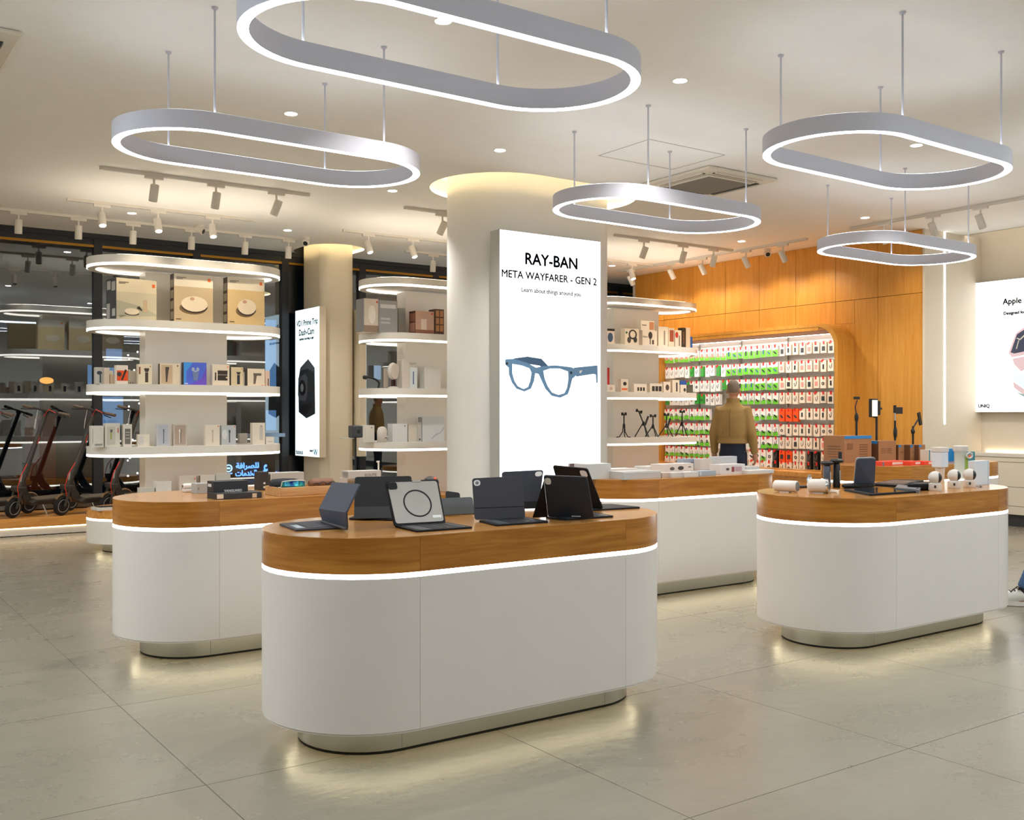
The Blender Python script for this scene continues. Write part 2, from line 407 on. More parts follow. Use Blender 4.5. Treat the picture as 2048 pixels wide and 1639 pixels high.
M_GREEN = mat('green_print', (104, 196, 48), .4); M_PWHITE = mat('pack_white', (240, 240, 238), .4); M_PCREAM = mat('pack_cream', (238, 228, 210), .5)
M_RED = mat('red_tag', (212, 36, 40), .4); M_ORNG = mat('orange_print', (238, 84, 30), .45); M_TEALD = mat('pack_grey', (120, 126, 130), .5)
def pack_mesh(wd, h, t, m):
    return MB().prism([(-wd / 2, -h), (wd / 2, -h), (wd / 2, -.006), (.014, 0), (-.014, 0), (-wd / 2, -.006)], 0, t, axis='x').mesh('pack', m)
PKW = pack_mesh(.094, .165, .05, M_PWHITE); PKC = pack_mesh(.094, .155, .05, M_PCREAM); PKO = pack_mesh(.1, .18, .05, M_ORNG); PKK = pack_mesh(.07, .18, .05, M_BLACK); PKG = pack_mesh(.07, .15, .05, mat('pack_green', (60, 168, 66), .45))
TAGM = MB().box(-.006, -.001, -.013, .013, -.034, .014).mesh('price_tag', M_RED)
BANDM = MB().add([(-.0015, -.047, -.165), (-.0015, .047, -.165), (-.0015, .047, -.1), (-.0015, .012, -.112), (-.0015, -.015, -.094), (-.0015, -.047, -.108)], [(0, 1, 2, 3, 4, 5)]).mesh('green_band', M_GREEN)
BANDF = MB().add([(-.0015, -.047, -.165), (-.0015, .047, -.165), (-.0015, .047, -.07), (-.0015, -.047, -.06)], [(0, 1, 2, 3)]).mesh('green_band', M_GREEN)
M_DK = mat('print_dark', (44, 46, 52), .5); M_BL = mat('print_blue', (60, 96, 150), .5); M_PK = mat('print_pink', (226, 150, 140), .5); M_MG = mat('print_mid_grey', (120, 122, 124), .5)
def prodmesh(k, m):
    b_ = MB()
    if k == 0: b_.prism([(-.012, -.12), (.012, -.12), (.012, -.055), (-.012, -.055)], -.006, 0, axis='x')
    if k == 1: b_.prism([(-.028, -.12), (.004, -.09), (.03, -.085), (.026, -.1), (-.004, -.128), (-.026, -.132)], -.006, 0, axis='x')
    if k == 2:
        b_.ring([(.022 * math.cos(t), .022 * math.sin(t)) for t in [2 * PI * i / 14 for i in range(14)]], [(.013 * math.cos(t), .013 * math.sin(t)) for t in [2 * PI * i / 14 for i in range(14)]], 0, .004)
        b_.v = [(-z - .001, x, y - .09) for x, y, z in b_.v]
    if k == 3: b_.tube([(-.003, -.02, -.05), (-.003, -.015, -.09), (-.003, .004, -.118), (-.003, .016, -.1), (-.003, .018, -.07)], .0035, 5)
    if k == 4: b_.prism([(-.024, -.125), (.024, -.125), (.024, -.06), (-.024, -.06)], -.005, 0, axis='x')
    return b_.mesh('product_picture', m)
PROD = [prodmesh(0, M_DK), prodmesh(1, M_DK), prodmesh(1, M_BL), prodmesh(2, M_DK), prodmesh(3, M_MG), prodmesh(4, M_DK), prodmesh(4, M_PK), prodmesh(0, M_BL), prodmesh(3, M_DK)]
PDESC = ['slim dark item', 'slanted black item', 'slanted blue item', 'dark ring', 'curled grey cable', 'dark square', 'pink square', 'slim blue item', 'curled black cable']
ORD = ['first', 'second', 'third', 'fourth', 'fifth', 'sixth', 'seventh', 'eighth', 'ninth', 'tenth', 'eleventh', 'twelfth', 'thirteenth', 'fourteenth', 'fifteenth', 'sixteenth', 'seventeenth', 'eighteenth', 'nineteenth', 'twentieth',
       'twenty-first', 'twenty-second', 'twenty-third', 'twenty-fourth', 'twenty-fifth', 'twenty-sixth', 'twenty-seventh', 'twenty-eighth', 'twenty-ninth', 'thirtieth', 'thirty-first', 'thirty-second', 'thirty-third', 'thirty-fourth']
PITCH = .121
ROWN = ['top', 'second', 'third', 'fourth', 'fifth', 'sixth', 'seventh', 'eighth', 'bottom']
for r, z in enumerate(ROWZ):
    v = NV0 + .125; k = 0
    while v < 12.2:
        # only what the camera can see past the man and the shelving
        d = v * CT + UP * ST; px = 1024 + F * (UP * CT - v * ST) / d
        py = Y0 - F * (z - .07 - H) / d
        vis = not (px < 1316) and not (1432 < px < 1506 and 800 < py < 935) and not (1456 < px < 1480 and 772 < py < 800)
        if vis:
            a = rnd.random()
            if r == 4 and 1566 < px < 1612: me, desc, pr, bd = PKO, 'orange', PROD[1], None
            elif r == 7 and 1572 < px < 1600: me, desc, pr, bd = PKO, 'orange', PROD[5], None
            elif r >= 7 and (1563 < px < 1574 or 1632 < px < 1648): me, desc, pr, bd = PKK, 'black', PROD[4], None
            elif px > 1566: me, desc, pr, bd = PKC, 'cream', PROD[rnd.choice([3, 3, 8, 4, 0, 5, 6] if r > 1 else [4, 6, 5, 0, 8])], None
            elif px > 1468:
                me, desc = PKW, 'half-green'; bd = BANDF if r < 3 else BANDM
                pr = PROD[rnd.choice([0, 7, 1, 2])] if r < 3 else PROD[rnd.choice([1, 3, 8])]
                if r >= 6: bd = None if a < .6 else BANDM; desc = 'white' if bd is None else desc
            else:
                if r == 0: me, desc, bd, pr = PKW, 'half-green', BANDM, PROD[6]
                elif r < 4: me, bd = (PKG, None) if a < .16 else (PKW, None); desc = 'green' if me is PKG else 'white'; pr = PROD[rnd.choice([4, 4, 3, 8])]
                else: me, desc, bd, pr = PKW, 'half-green', BANDM, PROD[rnd.choice([1, 3, 4])]
            o = inst('hanging_pack', me, None, (UP - .15, v + rnd.uniform(-.006, .006), z - .008), (0, 0, rnd.uniform(-.09, .09)))
            sz = rnd.uniform(.92, 1.08); o.scale = (1, sz, rnd.uniform(.94, 1.06))
            tag(o, f'{desc} pack with {PDESC[PROD.index(pr)]}, {ORD[k]} from right, {ROWN[r]} hook row', 'accessory pack', 'small packs on the hook wall')
            inst('price_tag', TAGM, o, (-.002, rnd.uniform(-.01, .01), 0), (rnd.choice([0, 0, .1, -.15, .9]), 0, 0))
            inst('product_picture', pr, o, (-.0012, 0, 0))
            if bd: inst('green_band', bd, o, (0, 0, 0), (0, 0, 0), (1, 1, 1))
            inst('hook', hook, HW, (-.0, v - cy, z))
        v += PITCH * (1 if px > 1566 else .93); k += 1

# ------------------------------------------------------------------ glazed facade
VF = 13.6
M_GLASS = bpy.data.materials.new('night_glass'); M_GLASS.use_nodes = True
nt = M_GLASS.node_tree; nt.nodes.clear()
o_ = nt.nodes.new('ShaderNodeOutputMaterial'); mx = nt.nodes.new('ShaderNodeMixShader'); g = nt.nodes.new('ShaderNodeBsdfGlossy'); t = nt.nodes.new('ShaderNodeBsdfTransparent')
g.inputs['Roughness'].default_value = 0.0; g.inputs['Color'].default_value = (.9, .95, 1, 1); t.inputs['Color'].default_value = (.72, .78, .82, 1)
fr = nt.nodes.new('ShaderNodeLayerWeight'); fr.inputs['Blend'].default_value = .25
mr = nt.nodes.new('ShaderNodeMapRange'); mr.inputs[3].default_value = .14; mr.inputs[4].default_value = .9
nt.links.new(fr.outputs['Fresnel'], mr.inputs[0]); nt.links.new(mr.outputs[0], mx.inputs[0])
nt.links.new(t.outputs[0], mx.inputs[1]); nt.links.new(g.outputs[0], mx.inputs[2]); nt.links.new(mx.outputs[0], o_.inputs[0])
MU = [-4.4, -3.15, -1.9, -.65, .6, 1.85, 3.1, 4.35, 5.6, 6.8, 8.05, 9.3, 10.55, 11.8, 12.85]
for i in range(len(MU) - 1):
    x0, x1 = MU[i], MU[i + 1]
    wn = struct(MB().box(x0 - .05, x0 + .05, VF - .06, VF + .06, 0, CEIL - .05).build('window_%d' % (i + 1), M_MULL), 'dark framed floor-to-ceiling pane onto the night street')
    MB().box(x0 + .05, x1 - .05, VF - .004, VF + .004, .05, CEIL - .14).build('pane', M_GLASS, wn)
    MB().box(x0 + .05, x1 - .05, VF - .05, VF + .05, CEIL - .14, CEIL - .06).build('head_rail', M_MULL, wn)
    MB().box(x0 + .05, x1 - .05, VF - .05, VF + .05, 0, .05).build('sill_rail', M_MULL, wn)
    MB().box(x0 + .05, x1 - .05, VF - .052, VF - .03, CEIL - .17, CEIL - .14).build('brass_strip', mat('brass_trim', (176, 128, 40), .4, .6), wn)
struct(MB().box(-6, 13.3, VF - .08, VF + .3, CEIL - .06, CEIL + .3).build('trim_1', M_MULL), 'dark header above the glazing')
struct(MB().box(5.0, 5.58, VF - .09, VF - .05, 1.06, 1.11).build('trim_2', mat('transom_steel', (120, 132, 150), .3, .7)), 'horizontal steel bar across the narrow pane by the pillar')
struct(MB().box(11.85, 12.5, 12.66, 12.9, 0, CEIL).build('trim_3', M_WHITE), 'white ribbed pilaster beside the veneered wall')
struct(MB().box(-6, -4.4, VF, VF + .1, 0, CEIL).build('wall_far', M_WALLW), 'short solid end of the glazed front')

# ------------------------------------------------------------------ night street
struct(MB().box(-20, 30, VF + .2, 40, -.2, -.1).build('ground', mat('asphalt', (40, 42, 44), .8)), 'dark street pavement outside')
bl = thing('street_building', 'dark building with lit blue windows across the street', 'building', (5, 24, 0))
MB().box(-22, 24, 0, 3, -.1, 9).build('wall', mat('far_wall', (52, 50, 46), .8), bl)
M_BWIN = mat('blue_lit_window', (120, 170, 225), .5, emit=.55, ecol=lin((120, 170, 225)))
def street(px0, px1, y0, y1, v, d=.1):
    a = PV(px0, y1, v); c_ = PV(px1, y0, v); return a.x - 5, c_.x - 5, a.z, c_.z
for (a, b2, c2, d2) in ((206, 246, 793, 850), (213, 244, 698, 720), (176, 190, 730, 768), (205, 230, 735, 768), (531, 552, 640, 775), (533, 552, 820, 860)):
    x0, x1, z0, z1 = street(a, b2, c2, d2, 23.95)
    MB().box(x0, x1, -.06, -.01, z0, z1).build('window', M_BWIN, bl)
# lit arabic sign
SV = 22.0
s0 = PV(455, 925, SV); 
sg = thing('shop_sign', 'glowing blue Arabic exchange-office sign across the street', 'sign', (0, SV, 0))
M_NEON = mat('neon_blue', (90, 150, 255), .5, emit=2.6, ecol=(.16, .42, 1.0)); M_NEONW = mat('neon_core', (200, 225, 255), .5, emit=2.2, ecol=(.5, .75, 1))
RX = Matrix.Rotation(PI / 2, 4, 'X')
x0, x1 = PV(452, 940, SV).x, PV(566, 940, SV).x
MB().box(x0 - .2, x1 + .9, .03, .12, PV(500, 966, SV).z - .3, PV(500, 922, SV).z).build('fascia', mat('sign_board', (26, 26, 30), .6), sg)
l1 = ''.join(chr(c) for c in (0xFEDF, 0xFEE0, 0xFEBC, 0xFEAE, 0xFE8D, 0xFED3, 0xFE94))[::-1]
l2 = ''.join(chr(c) for c in (0xFEED, 0xFE8D, 0xFEDF, 0xFEA8, 0xFEAA, 0xFEE3, 0xFE8E, 0xFE95))[::-1]
for s_, cx, cyy, wpx in ((l1, 495, 932, 46), (l2, 495, 947, 48), (chr(0xFECB), 531, 936, 9), (''.join(chr(c) for c in (0xFE8D, 0xFEDF, 0xFEE4))[::-1], 556, 943, 17)):
    c_ = PV(cx, cyy, SV)
    text(s_, PV(cx + wpx / 2, cyy, SV).x - PV(cx - wpx / 2, cyy, SV).x, M_NEON, sg, Matrix.Translation((c_.x, 0, c_.z)) @ RX, 'letters', bold=.03, ext=.01, Hh=.17)
c_ = PV(457, 936, SV); r0 = .075
cir = [(math.cos(t), math.sin(t)) for t in [2 * PI * i / 24 for i in range(24)]]
b_ = MB().ring([(c_.x + .085 * a, c_.z + .085 * q) for a, q in cir], [(c_.x + .06 * a, c_.z + .06 * q) for a, q in cir], -.02, 0); b_.v = [(x, z, y) for x, y, z in b_.v]; b_.build('round_emblem', M_NEONW, sg)
MB().box(c_.x - .035, c_.x + .035, -.02, 0, c_.z - .02, c_.z + .02).build('emblem_core', M_NEONW, sg)
MB().box(c_.x - .07, c_.x + .08, -.02, 0, c_.z - .13, c_.z - .1).build('emblem_bar', M_NEON, sg)
# made-up kiosk standing in for an orange glow; tree with fairy lights
a, c2 = PV(60, 870, 20), PV(112, 735, 20)
ko = thing('stand_in_kiosk', 'made-up orange kiosk standing in for a glow in the left window', 'kiosk', ((a.x + c2.x) / 2, 20, 0))
wk = (c2.x - a.x)
MB().box(-wk / 2, wk / 2, 0, .5, 0, 1.35).build('front', mat('kiosk_orange', (150, 58, 26), .6, emit=.04, ecol=lin((210, 84, 30))), ko)
b_ = MB().prism([(-wk / 2 * math.cos(t), .55 * math.sin(t)) for t in [PI * i / 14 for i in range(15)]], 0, .5, axis='y', M=Matrix.Translation((0, 0, 1.35))); b_.build('hood', mat('kiosk_grey', (96, 80, 70), .6), ko)
MB().ball((.05, -.05, 1.98), .12, .05, .06).build('glow_ball', mat('stand_in_glow', (255, 160, 70), .5, emit=2.2, ecol=(1, .34, .06)), ko)
tr = thing('street_tree', 'tree trunk wrapped in tiny white fairy lights outside', 'tree', tuple(PV(276, 900, 17.5))[:2] + (0,))
MB().tube([(0, 0, -.1), (.02, 0, 1.5), (-.05, 0, 4)], [.17, .14, .11], 10).build('trunk', mat('bark', (64, 40, 24), .9, noise=.3, nscale=20), tr, True)
b_ = MB()
for i in range(46):
    t = i * 1.1; b_.ball((.17 * math.cos(t), .17 * math.sin(t), .2 + i * .05), .016, n=6)
fo = b_.build('fairy_lights', mat('fairy_bulb', (255, 240, 210), .5, emit=5, ecol=(1, .9, .7)), tr); fo['kind'] = 'stuff'

# ------------------------------------------------------------------ pillars
pm = struct(MB().prism(stad(PIL['R'], PIL['L'], 28), 0, CEIL + .2, M=Matrix.Translation((PIL['u'], PIL['v'], 0))).build('wall_pillar', mat('pillar_paint', (228, 226, 222), .55), None, True), 'smooth rounded white pillar carrying the sunglasses poster')
pts = []
for (cx, cyy, a0) in ((6.15, 12.85, -PI / 2), (6.15, 13.3, 0), (5.91, 13.3, PI / 2), (5.91, 12.85, PI)):
    for i in range(8):
        t = a0 + PI / 2 * i / 7; pts.append((cx + .13 * math.cos(t), cyy + .13 * math.sin(t)))
struct(MB().prism(pts, 0, CEIL + .2).build('wall_pier', mat('pier_paint', (232, 222, 200), .55), None, True), 'white rounded pier against the glazing carrying the dash-cam posters')

# ------------------------------------------------------------------ lightbox posters
M_FRAME = mat('lightbox_frame', (176, 176, 172), .4, .2)
def lightbox_v(name, label, u0, u1, z0, z1, vface, depth, strength=1.15, col=(1, 1, 1)):
    t = thing(name, label, 'poster', ((u0 + u1) / 2, vface, z0)); W = u1 - u0; HH = z1 - z0
    MB().box(-W / 2 - .006, W / 2 + .006, .003, depth, -.006, HH + .006).build('housing', M_FRAME, t, bevel=.004)
    MB().box(-W / 2, W / 2, 0, .003, 0, HH).build('lit_face', mat('lightbox_face', (250, 252, 255), .5, emit=strength, ecol=col), t)
    return t
VD = PIL['v'] - PIL['R'] - .1
p0, p1 = PV(1000, 458, VD), PV(1201, 484, VD)
DU0, DU1, DZ1, DZ0 = p0.x, p1.x, (p0.z + p1.z) / 2, .30
LB = lightbox_v('lightbox_poster', 'tall lit poster of blue framed glasses on the pillar', DU0, DU1, DZ0, DZ1, VD, .16, 1.1, (1, 1, 1))
LBu, LBz = (DU0 + DU1) / 2, DZ0
def art_v(polys, t, u_, v_, z_, name, m, d=.002):
    for pl in polys:
        P = [PV(x, y, v_) for x, y in pl]
        MB().prism([(p.x - u_, p.z - z_) for p in P], -d, 0, axis='y').build(name, m, t)
M_TXTB = mat('poster_ink_blue', (54, 84, 116), .6); M_TXTD = mat('poster_ink_dark', (40, 42, 50), .6); M_TXTG = mat('poster_ink_grey', (96, 100, 106), .6)
def poster_text(s, cx, cyy, wpx, mt, bold=0., weight=0.):
    c_ = PV(cx, cyy, VD)
    text(s, PV(cx + wpx / 2, cyy, VD).x - PV(cx - wpx / 2, cyy, VD).x, mt, LB, Matrix.Translation((c_.x - LBu, -.001, c_.z - LBz)) @ RX, bold=bold, weight=weight)
poster_text('RAY-BAN', 1103.5, 522, 103, M_TXTB, weight=.0042)
poster_text('META WAYFARER - GEN 2', 1101.5, 555, 189, M_TXTD, weight=.0019)
poster_text('Learn about things around you', 1103.5, 585, 118, M_TXTG, weight=.0013)
M_SPEC = mat('printed_blue_frame', (92, 128, 160), .5, emit=.22, ecol=lin((92, 128, 160))); M_SPECD = mat('printed_blue_shadow', (62, 92, 124), .5, emit=.12, ecol=lin((62, 92, 124))); M_LENS = mat('printed_clear_lens', (244, 248, 252), .5, emit=1.0, ecol=(.97, .99, 1))
def g5(pl): return [(980 + x / 3.212, 450 + y / 3.212) for x, y in pl]
art_v([g5([(155, 855), (240, 844), (330, 858), (375, 905), (410, 950), (402, 967), (378, 965), (350, 925), (318, 902), (250, 892), (165, 905), (140, 885)])], LB, LBu, VD, LBz, 'far_temple', M_SPECD, .001)
art_v([g5([(540, 915), (690, 900), (692, 1010), (683, 1016), (680, 960), (665, 955), (555, 972), (535, 945)])], LB, LBu, VD, LBz, 'near_temple', M_SPEC, .0012)
art_v([g5([(97, 862), (150, 858), (240, 885), (295, 915), (345, 905), (420, 900), (520, 912), (550, 925), (548, 970), (528, 985), (515, 1040), (500, 1085), (450, 1108), (395, 1095), (355, 1050), (325, 985), (312, 955), (290, 950), (282, 1000), (262, 1050), (220, 1068), (170, 1050), (140, 1010), (122, 960), (120, 915), (98, 895)])], LB, LBu, VD, LBz, 'spectacle_front', M_SPEC, .002)
def shr(pl, k=.93):
    cx = sum(p[0] for p in pl) / len(pl); cy_ = sum(p[1] for p in pl) / len(pl); return [(cx + (x - cx) * k, cy_ + (y - cy_) * k) for x, y in pl]
art_v([shr(g5([(138, 885), (200, 895), (255, 915), (270, 945), (262, 1000), (245, 1045), (215, 1058), (175, 1038), (152, 1000), (138, 950)])), shr(g5([(335, 930), (380, 915), (450, 915), (505, 935), (508, 985), (498, 1050), (480, 1085), (440, 1097), (395, 1080), (365, 1035), (345, 985)]))], LB, LBu, VD, LBz, 'lens', M_LENS, .003)
for xx, yy in ((108, 888), (520, 948)):
    art_v([g5([(xx + 7 * math.cos(t), yy + 9 * math.sin(t)) for t in [2 * PI * i / 12 for i in range(12)]])], LB, LBu, VD, LBz, 'camera_eye', M_TXTD, .004)
art_v([g5([(575, 934), (592, 932), (592, 936), (580, 952), (574, 950)])], LB, LBu, VD, LBz, 'temple_mark', M_PWHITE, .003)

# dash-cam poster on the pier (faces -X) and its twin on the far side
UD = 5.70
a = PU(590.7, 622, UD); c2 = PU(638, 610.8, UD); zb = PU(638, 914, UD).z
def lightbox_u(label, uface, dirn, v0, v1, z0, z1):
    t = thing('lightbox_poster', label, 'poster', (uface, (v0 + v1) / 2, z0)); W = abs(v1 - v0); HH = z1 - z0
    MB().box(min(.003 * -dirn, .1 * -dirn), max(.003 * -dirn, .1 * -dirn), -W / 2 - .005, W / 2 + .005, -.005, HH + .005).build('housing', mat('lightbox_cream', (222, 210, 188), .5), t, bevel=.003)
    MB().box(min(0, -.003 * dirn), max(0, -.003 * dirn), -W / 2, W / 2, 0, HH).build('lit_face', mat('lightbox_face_b', (225, 245, 255), .5, emit=1.0, ecol=(.74, .93, 1)), t)
    return t
LD = lightbox_u('tall lit poster of a black dash-cam on the left pier', UD, -1, c2.y, a.y, zb, a.z)
lightbox_u('second lit poster on the far side of the pier, seen edge-on', 6.40, 1, c2.y, a.y, zb, a.z)
mv = (c2.y + a.y) / 2
def art_u(polys, t, u_, vm, z_, name, m, d=.002):
    for pl in polys:
        P = [PU(x, y, u_) for x, y in pl]
        MB().prism([(p.y - vm, p.z - z_) for p in P], -d, 0, axis='x').build(name, m, t)
RYZ = Matrix.Rotation(-PI / 2, 4, 'Z') @ Matrix.Rotation(PI / 2, 4, 'X')
W_TX = .0024
def ptext_u(s, cx, cyy, wpx, mt, u_, vm, z_, t):
    c_ = PU(cx, cyy, u_)
    text(s, abs(PU(cx + wpx / 2, cyy, u_).y - PU(cx - wpx / 2, cyy, u_).y), mt, t, Matrix.Translation((-.001, c_.y - vm, c_.z - z_)) @ RYZ, weight=W_TX)
ptext_u('VD1 Prime Trip', 614, 646, 42, M_TXTD, UD, mv, zb, LD)
ptext_u('Dash-Cam', 613, 663, 30, M_TXTD, UD, mv, zb, LD)
ptext_u('Seamless recording in sight', 613, 677, 29, M_TXTG, UD, mv, zb, LD)
ptext_u('baseus', 599, 903, 14, M_TXTD, UD, mv, zb, LD)
ptext_u('smart', 623, 901, 7, M_TXTD, UD, mv, zb, LD)
ptext_u('W', 631, 904, 8, mat('ink_cyan', (30, 160, 200), .5), UD, mv, zb, LD)
def g3(pl): return [(560 + x / 2.927, 400 + y / 2.927) for x, y in pl]
M_INK1 = mat('print_charcoal', (40, 46, 56), .4); M_INK2 = mat('print_slate', (84, 92, 106), .4); M_INK3 = mat('print_black', (14, 16, 20), .3); M_INK4 = mat('print_light_slate', (140, 150, 165), .4)
art_u([g3([(165, 930), (203, 980), (206, 1250), (155, 1277), (110, 1240), (107, 1060), (118, 985)])], LD, UD, mv, zb, 'camera_body', M_INK1, .001)
art_u([g3([(165, 930), (203, 980), (204, 1010), (162, 985), (120, 1000), (120, 980)])], LD, UD, mv, zb, 'camera_top', M_INK2, .002)
art_u([g3([(108, 1040), (150, 1015), (162, 1040), (160, 1140), (150, 1175), (112, 1170), (106, 1140)])], LD, UD, mv, zb, 'camera_face', M_INK2, .002)
art_u([g3([(132 + 20 * math.cos(t), 1098 + 46 * math.sin(t)) for t in [2 * PI * i / 18 for i in range(18)]])], LD, UD, mv, zb, 'lens_rim', M_INK3, .003)
art_u([g3([(130 + 9 * math.cos(t), 1098 + 24 * math.sin(t)) for t in [2 * PI * i / 14 for i in range(14)]])], LD, UD, mv, zb, 'lens_glass', M_INK4, .004)
art_u([g3([(120, 1200), (176, 1180), (186, 1205), (150, 1260), (118, 1235)])], LD, UD, mv, zb, 'camera_underside', M_INK3, .002)
# watch poster on the right wall
UA = 12.42
a = PU(1946.8, 566.4, UA); b2 = PU(1950, 823.3, UA); v1w = a.y; v0w = PU(2180, 560, UA).y
LA = thing('lightbox_poster', 'wide lit watch poster on the right wall', 'poster', (UA, (v0w + v1w) / 2, b2.z))
W = v1w - v0w; mvA = (v0w + v1w) / 2
MB().box(.003, .1, -W / 2 - .006, W / 2 + .006, -.006, a.z - b2.z + .006).build('housing', M_FRAME, LA, bevel=.004)
MB().box(0, .003, -W / 2, W / 2, 0, a.z - b2.z).build('lit_face', mat('lightbox_face', (250, 252, 255), .5, emit=1.1, ecol=(1, 1, 1)), LA)
W_TX = .0034
ptext_u('Apple Watch', 2048, 601, 86, M_TXTD, UA, mvA, b2.z, LA)
ptext_u('Designed for every wrist', 2050, 624, 86, M_TXTG, UA, mvA, b2.z, LA)
ptext_u('UNIQ', 1968, 812, 22, M_TXTG, UA, mvA, b2.z, LA)
def g6(pl): return [(1880 + x / 4.313, 520 + y / 4.313) for x, y in pl]
M_PINKM = mat('print_rose_metal', (214, 190, 200), .4, emit=.3, ecol=lin((214, 190, 200))); M_ICE = mat('print_ice', (205, 226, 240), .4, emit=.5, ecol=lin((205, 226, 240)))
art_u([g6([(590, 800), (655, 630), (715, 585), (830, 540), (900, 720), (880, 790), (620, 838)])], LA, UA, mvA, b2.z, 'watch_case', M_PINKM, .001)
art_u([g6([(610, 795), (665, 640), (722, 602), (822, 560), (880, 720), (860, 760), (640, 805)])], LA, UA, mvA, b2.z, 'watch_face', mat('print_navy', (70, 78, 112), .3), .002)
art_u([g6([(664, 668), (690, 678), (725, 645), (730, 655), (692, 690), (662, 676)]), g6([(676, 690), (684, 690), (664, 765), (656, 765)])], LA, UA, mvA, b2.z, 'watch_hand', M_PWHITE, .003)
art_u([g6([(625, 850), (870, 800), (890, 860), (700, 960), (640, 900)])], LA, UA, mvA, b2.z, 'strap_upper', M_PINKM, .002)
art_u([g6([(650, 925), (700, 985), (880, 900), (900, 1100), (740, 1110), (628, 1035), (630, 990)])], LA, UA, mvA, b2.z, 'buckle', M_ICE, .0025)
art_u([g6([(628, 1045), (740, 1120), (880, 1110), (860, 1190), (720, 1160), (640, 1100)])], LA, UA, mvA, b2.z, 'strap_lower', M_PINKM, .002)
art_u([g6([(655, 1135), (860, 1200), (860, 1230), (760, 1200)])], LA, UA, mvA, b2.z, 'strap_tip', mat('print_aqua', (160, 205, 210), .4), .0025)

# ------------------------------------------------------------------ display tables
def table(label, u, v, L, group='oval display tables'):
    t = thing('display_table', label, 'table', (u, v, 0), 0, group)
    R = TABLE_R
    panels('plinth_panel', R - .149, .02, L, .012, .125, M_STEEL, t, .0015)
    MB().prism(stad(R - .151, L), 0, .012).build('floor_seal', M_BLACKR, t)
    MB().prism(stad(R - .012, L), .128, .74).build('core', M_DGREY, t)
    MB().prism(stad(R - .004, L), .122, .130).build('underside', M_WHITE, t)
    MB().ring(stad(R - .105, L), stad(R - .122, L), .112, .121).build('underglow_strip', M_LEDY, t)
    panels('body_panel', R, .014, L, .1303, .737, M_WHITE, t, .0012)
    MB().ring(stad(R - .001, L), stad(R - .03, L), .7372, .7568).build('light_strip', M_LEDT, t)
    panels('wood_panel', R, .02, L, .757, .8965, M_WSIDE, t, .0012)
    MB().prism(stad(R - .001, L), .8967, .9).build('table_top', M_WTOP, t)
    return t
LT = 1.09
table('front oval table with black tablet cases on its oak top', 2.58, 4.0, LT)
table('left oval table carrying a black box and a sunglasses tray', 2.47, 6.05, LT)
table('middle oval table covered with grey boxes, right of the front table', 5.78, 6.03, LT)
table('right oval table with white swivel cameras on its top', 5.78, 4.03, LT)
table('far right oval table stacked with brown cartons', 9.12, 6.06, 1.34)

# ------------------------------------------------------------------ oval pendants
def pendant(label, u, v, L=1.025, rz=0.):
    t = thing('pendant_light', label, 'pendant light', (u, v, 0), rz, 'oval ring pendants')
    R = TABLE_R
    MB().ring(stad(R, L, 26), stad(R - .048, L, 26), 2.956, 3.058).build('ring_body', M_PEND, t, True)
    MB().ring(stad(R - .0015, L, 26), stad(R - .0465, L, 26), 2.9535, 2.956).build('diffuser', M_LED, t)
    MB().ring(stad(R - .008, L, 26), stad(R - .04, L, 26), 3.0581, 3.0605).build('ceiling_fill_ring', M_FILLC, t)  # glowing ring added on top to brighten the ceiling, unseen from below
    for sx in (-1, 1):
        for sy in (-1, 1):
            rod = MB().tube([(sx * .53, sy * (R - .024), 3.055), (sx * .53, sy * (R - .024), CEIL)], .0062, 8).build('rod', M_PEND, t, True)
            MB().lathe([(.016, CEIL - .012), (.02, CEIL - .001)], 10, M=Matrix.Translation((sx * .53, sy * (R - .024), 0))).build('canopy', M_PEND, rod)
    return t
def cu(x, y): return x * CT + y * ST, -x * ST + y * CT
pendant('largest ring pendant, cut by the top edge, over the front table', *cu(-.2621, 4.5485))
pendant('left ring pendant over the left table', *cu(-1.4693, 6.3338), rz=.004)
pendant('middle ring pendant in front of the ceiling air unit', *cu(1.1811, 8.1432), rz=.012)
pendant('large ring pendant at upper right over the camera table', *cu(2.3779, 6.4049), rz=.02)
pendant('smallest ring pendant in front of the veneered wall', *cu(3.8102, 10.0653), rz=.012)
for lb, u_, v_ in (('added unseen ring pendant beyond the left edge, in the near row', -.8, 4.0), ('added unseen ring pendant beyond the left edge, in the second row', -.8, 6.1),
                   ('added unseen ring pendant above the view, nearest the camera', 2.5, 1.9), ('added unseen ring pendant beyond the right edge', 9.1, 4.0)): pendant(lb, u_, v_)  # out-of-view pendants added to brighten the ceiling

